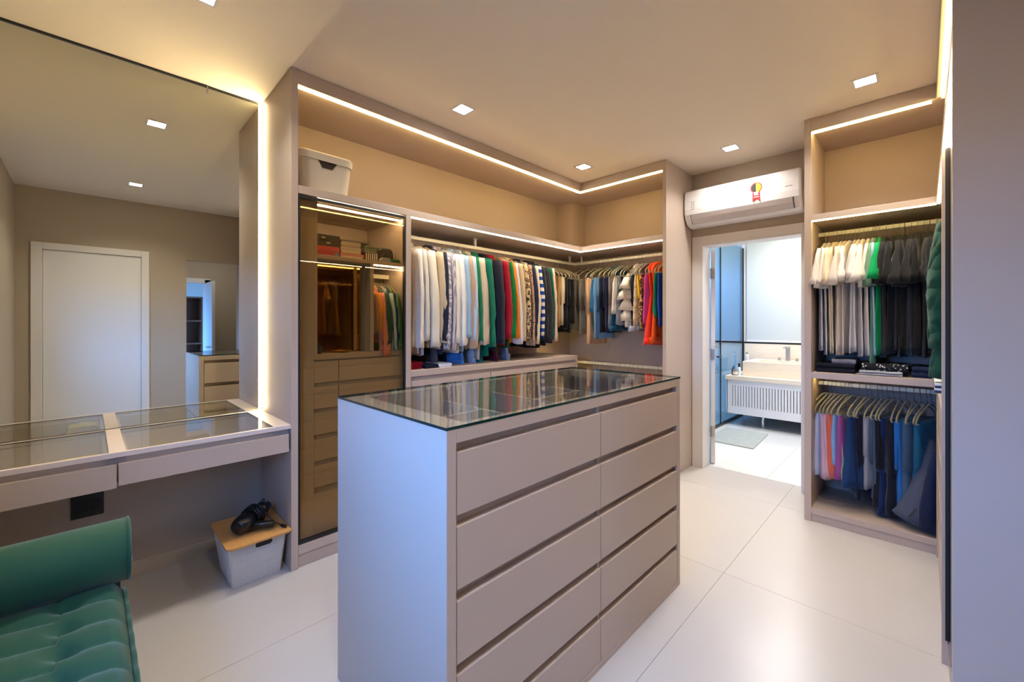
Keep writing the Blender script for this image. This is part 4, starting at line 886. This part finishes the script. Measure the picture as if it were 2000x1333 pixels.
# --- right wardrobe, lower rail
RL = [
 (.525,'skirt',cloth((226,228,236)),'white skirt','skirt','skirt',dict(L=.40,wd=.24)),
 (.500,'skirt',cloth((196,204,224)),'pale blue shorts','shorts','shorts',dict(L=.44,wd=.24)),
 (.476,'skirt',cloth((212,176,186)),'dusty pink skirt','skirt','skirt',dict(L=.46,wd=.25,thick=.026)),
 (.452,'skirt',cloth((216,180,188)),'rose shorts','shorts','shorts',dict(L=.44,wd=.24)),
 (.424,'skirt',cloth((222,112,88)),'coral shorts','shorts','shorts',dict(L=.44,wd=.25,thick=.026)),
 (.402,'skirt',cloth((140,176,214)),'sky blue shorts','shorts','shorts',dict(L=.34,wd=.24)),
 (.382,'skirt',cloth((158,84,146)),'purple shorts','shorts','shorts',dict(L=.44,wd=.25)),
 (.362,'skirt',cloth((156,184,148)),'mint shorts','shorts','shorts',dict(L=.44,wd=.24)),
 (.322,'skirt',cloth((28,58,102)),'blue bermuda shorts','shorts','shorts',dict(L=.47,wd=.27,thick=.035,flare=1.15)),
 (.288,'skirt',cloth((28,38,66)),'dark blue shorts','shorts','shorts',dict(L=.52,wd=.26)),
 (.262,'trousers',cloth((30,30,46)),'ink trousers','trousers','trousers',dict(L=.56,wd=.31,thick=.03)),
 (.228,'trousers',cloth((150,152,160)),'silver grey trousers','trousers','trousers',dict(L=.48,wd=.30,h='v')),
 (.205,'trousers',cloth((66,84,104)),'slate trousers','trousers','trousers',dict(L=.54,wd=.30)),
 (.178,'trousers',cloth((28,28,38)),'black trousers','trousers','trousers',dict(L=.58,wd=.31,thick=.03)),
 (.148,'trousers',cloth((28,50,96)),'deep blue jeans','jeans','jeans',dict(L=.64,wd=.31)),
 (.118,'trousers',cloth((26,28,42)),'blue-black jeans','jeans','jeans',dict(L=.62,wd=.31,thick=.03)),
 (.086,'trousers',cloth((36,104,176)),'bright blue jeans','jeans','jeans',dict(L=.56,wd=.31)),
 (.050,'trousers',cloth((62,88,116)),'faded blue jeans','jeans','jeans',dict(L=.56,wd=.31,thick=.03)),
 (.018,'trousers',cloth((50,72,98)),'steel blue jeans','jeans','jeans',dict(L=.56,wd=.31)),
 (-.010,'trousers',cloth((34,98,128)),'teal jeans','jeans','jeans',dict(L=.52,wd=.30)),
 (-.030,'trousers',cloth((24,80,112)),'petrol jeans','jeans','jeans',dict(L=.52,wd=.30)),
]
hang_row(RL, lambda y: (3.815, y), 'lower right rail', 'beige hangers on the lower right rail', 'beige velvet hanger on the lower right rail', PI/2, .936, lean=-.27, spread=.09)
# grey coat with sleeve buttons leaning out of the corner
ct = thing('grey_coat', 'grey suit jacket slung in the lower right corner with buttoned sleeve', 'jacket', (3.7,-.05,.936))
def cr_(x, y, rx, ry, z, dz): return [(x+rx*math.sin(a), y+ry*math.cos(a), z+dz*math.cos(a)) for a in [2*PI*k/18 for k in range(18)]]
obj('body', MB().loft([cr_(3.72,-.035,.03,.015,.64,.01), cr_(3.70,-.012,.06,.04,.50,.0), cr_(3.67,.018,.07,.065,.34,-.01), cr_(3.64,.048,.08,.085,.20,0), cr_(3.63,.06,.08,.092,.145,.03)]), cloth((68,76,96)), ct, smooth=True)
obj('lining', MB().loft([cr_(3.60,-.040,.03,.012,.60,0), cr_(3.60,-.03,.045,.03,.45,0), cr_(3.60,-.018,.055,.045,.28,0), cr_(3.60,-.01,.06,.055,.12,.01)]), cloth((26,36,66)), ct, smooth=True)
for k in range(4): obj('button', MB().lathe([(.006,3.528),(.006,3.533)], (0,.065-.008*k,.20+.014*k), 8, 'x'), BLACK, ct)

# --- inside the glass cabinet
GC = [
 (1.325,'dress',cloth((70,74,52)),'olive dress','dress','dress',dict(L=.46,flare=.9,wd=.13)),
 (1.35,'blouse',cloth((214,138,50)),'amber blouse','blouse','blouse',dict(L=.30,sleeve=.26,wd=.13)),
 (1.375,'blouse',cloth((216,136,126)),'salmon pink blouse','blouse','blouse',dict(L=.44,sleeve=.42,wd=.13)),
 (1.405,'blouse',cloth((52,86,68)),'deep green blouse','blouse','blouse',dict(L=.44,sleeve=.34,wd=.13)),
 (1.43,'blouse',cloth((176,196,206)),'pale blue blouse','blouse','blouse',dict(L=.42,sleeve=.38,wd=.13)),
 (1.455,'blouse',cloth((24,62,110)),'cobalt blouse','blouse','blouse',dict(L=.44,sleeve=.38,wd=.13)),
 (1.48,'blouse',cloth((104,146,88)),'apple green blouse','blouse','blouse',dict(L=.44,sleeve=.38,wd=.13)),
]
hang_row(GC, lambda x: (x, 2.73), 'glass cabinet rail', 'tan hangers in the glass cabinet', 'tan hanger on the glass cabinet rail', 0, 1.704, hk=None, spread=.05)
for k in range(7): 
    h = hanger('o', (1.325+k*.026, 2.73, 1.704), 0, 'tan hanger holding the '+GC[k][3]+' in the glass cabinet', 'tan hangers in the glass cabinet'); h.scale = (.66,.66,.66)
cloth_pile('green_blanket', 'dark green folded throw under the clothes in the glass cabinet', 'throw', 1.31,1.45,2.58,2.85,1.1955,.05,(44,78,44),2)
cloth_pile('black_folded_cloth', 'black folded cloth beside the green throw in the glass cabinet', 'cloth', 1.455,1.502,2.56,2.8,1.1955,.06,(24,22,24),2)
t = thing('orange_flower', 'orange silk flower standing behind the green throw in the cabinet', 'flower', (1.34,2.64,1.2455))
obj('stem', MB().tube([(1.34,2.64,1.2455),(1.34,2.64,1.34)], .003, 5), GREEN_V, t)
for k in range(6):
    a = k*PI/3; c_ = (1.34+.022*math.cos(a), 2.63, 1.36+.03*math.sin(a))
    obj('petal', MB().lathe([(.004,-.006),(.018,0),(.004,.006)], c_, 8, 'y'), cloth((226,84,36)), t)
t = thing('perfume_bottle', 'small dark blue perfume bottle at the left of the cabinet counter', 'bottle', (.965,2.575,1.195))
obj('body', MB().box(.955,.98,2.56,2.59,1.195,1.24), mat('blue_glass', (52,78,110), .1, spec=.6), t, bevel=.003)
obj('cap', MB().box(.96,.975,2.567,2.583,1.24,1.265), BLACK, t)
t = thing('gold_trinket_tray', 'gold trinket dish on the cabinet counter', 'dish', (1.12,2.58,1.195))
obj('dish', MB().lathe([(.02,1.1955),(.045,1.203),(.047,1.206),(.04,1.203),(.0,1.2)], (1.12,2.585,0), 20), mat('gold', (214,170,90), .25, metal=1), t, smooth=True)
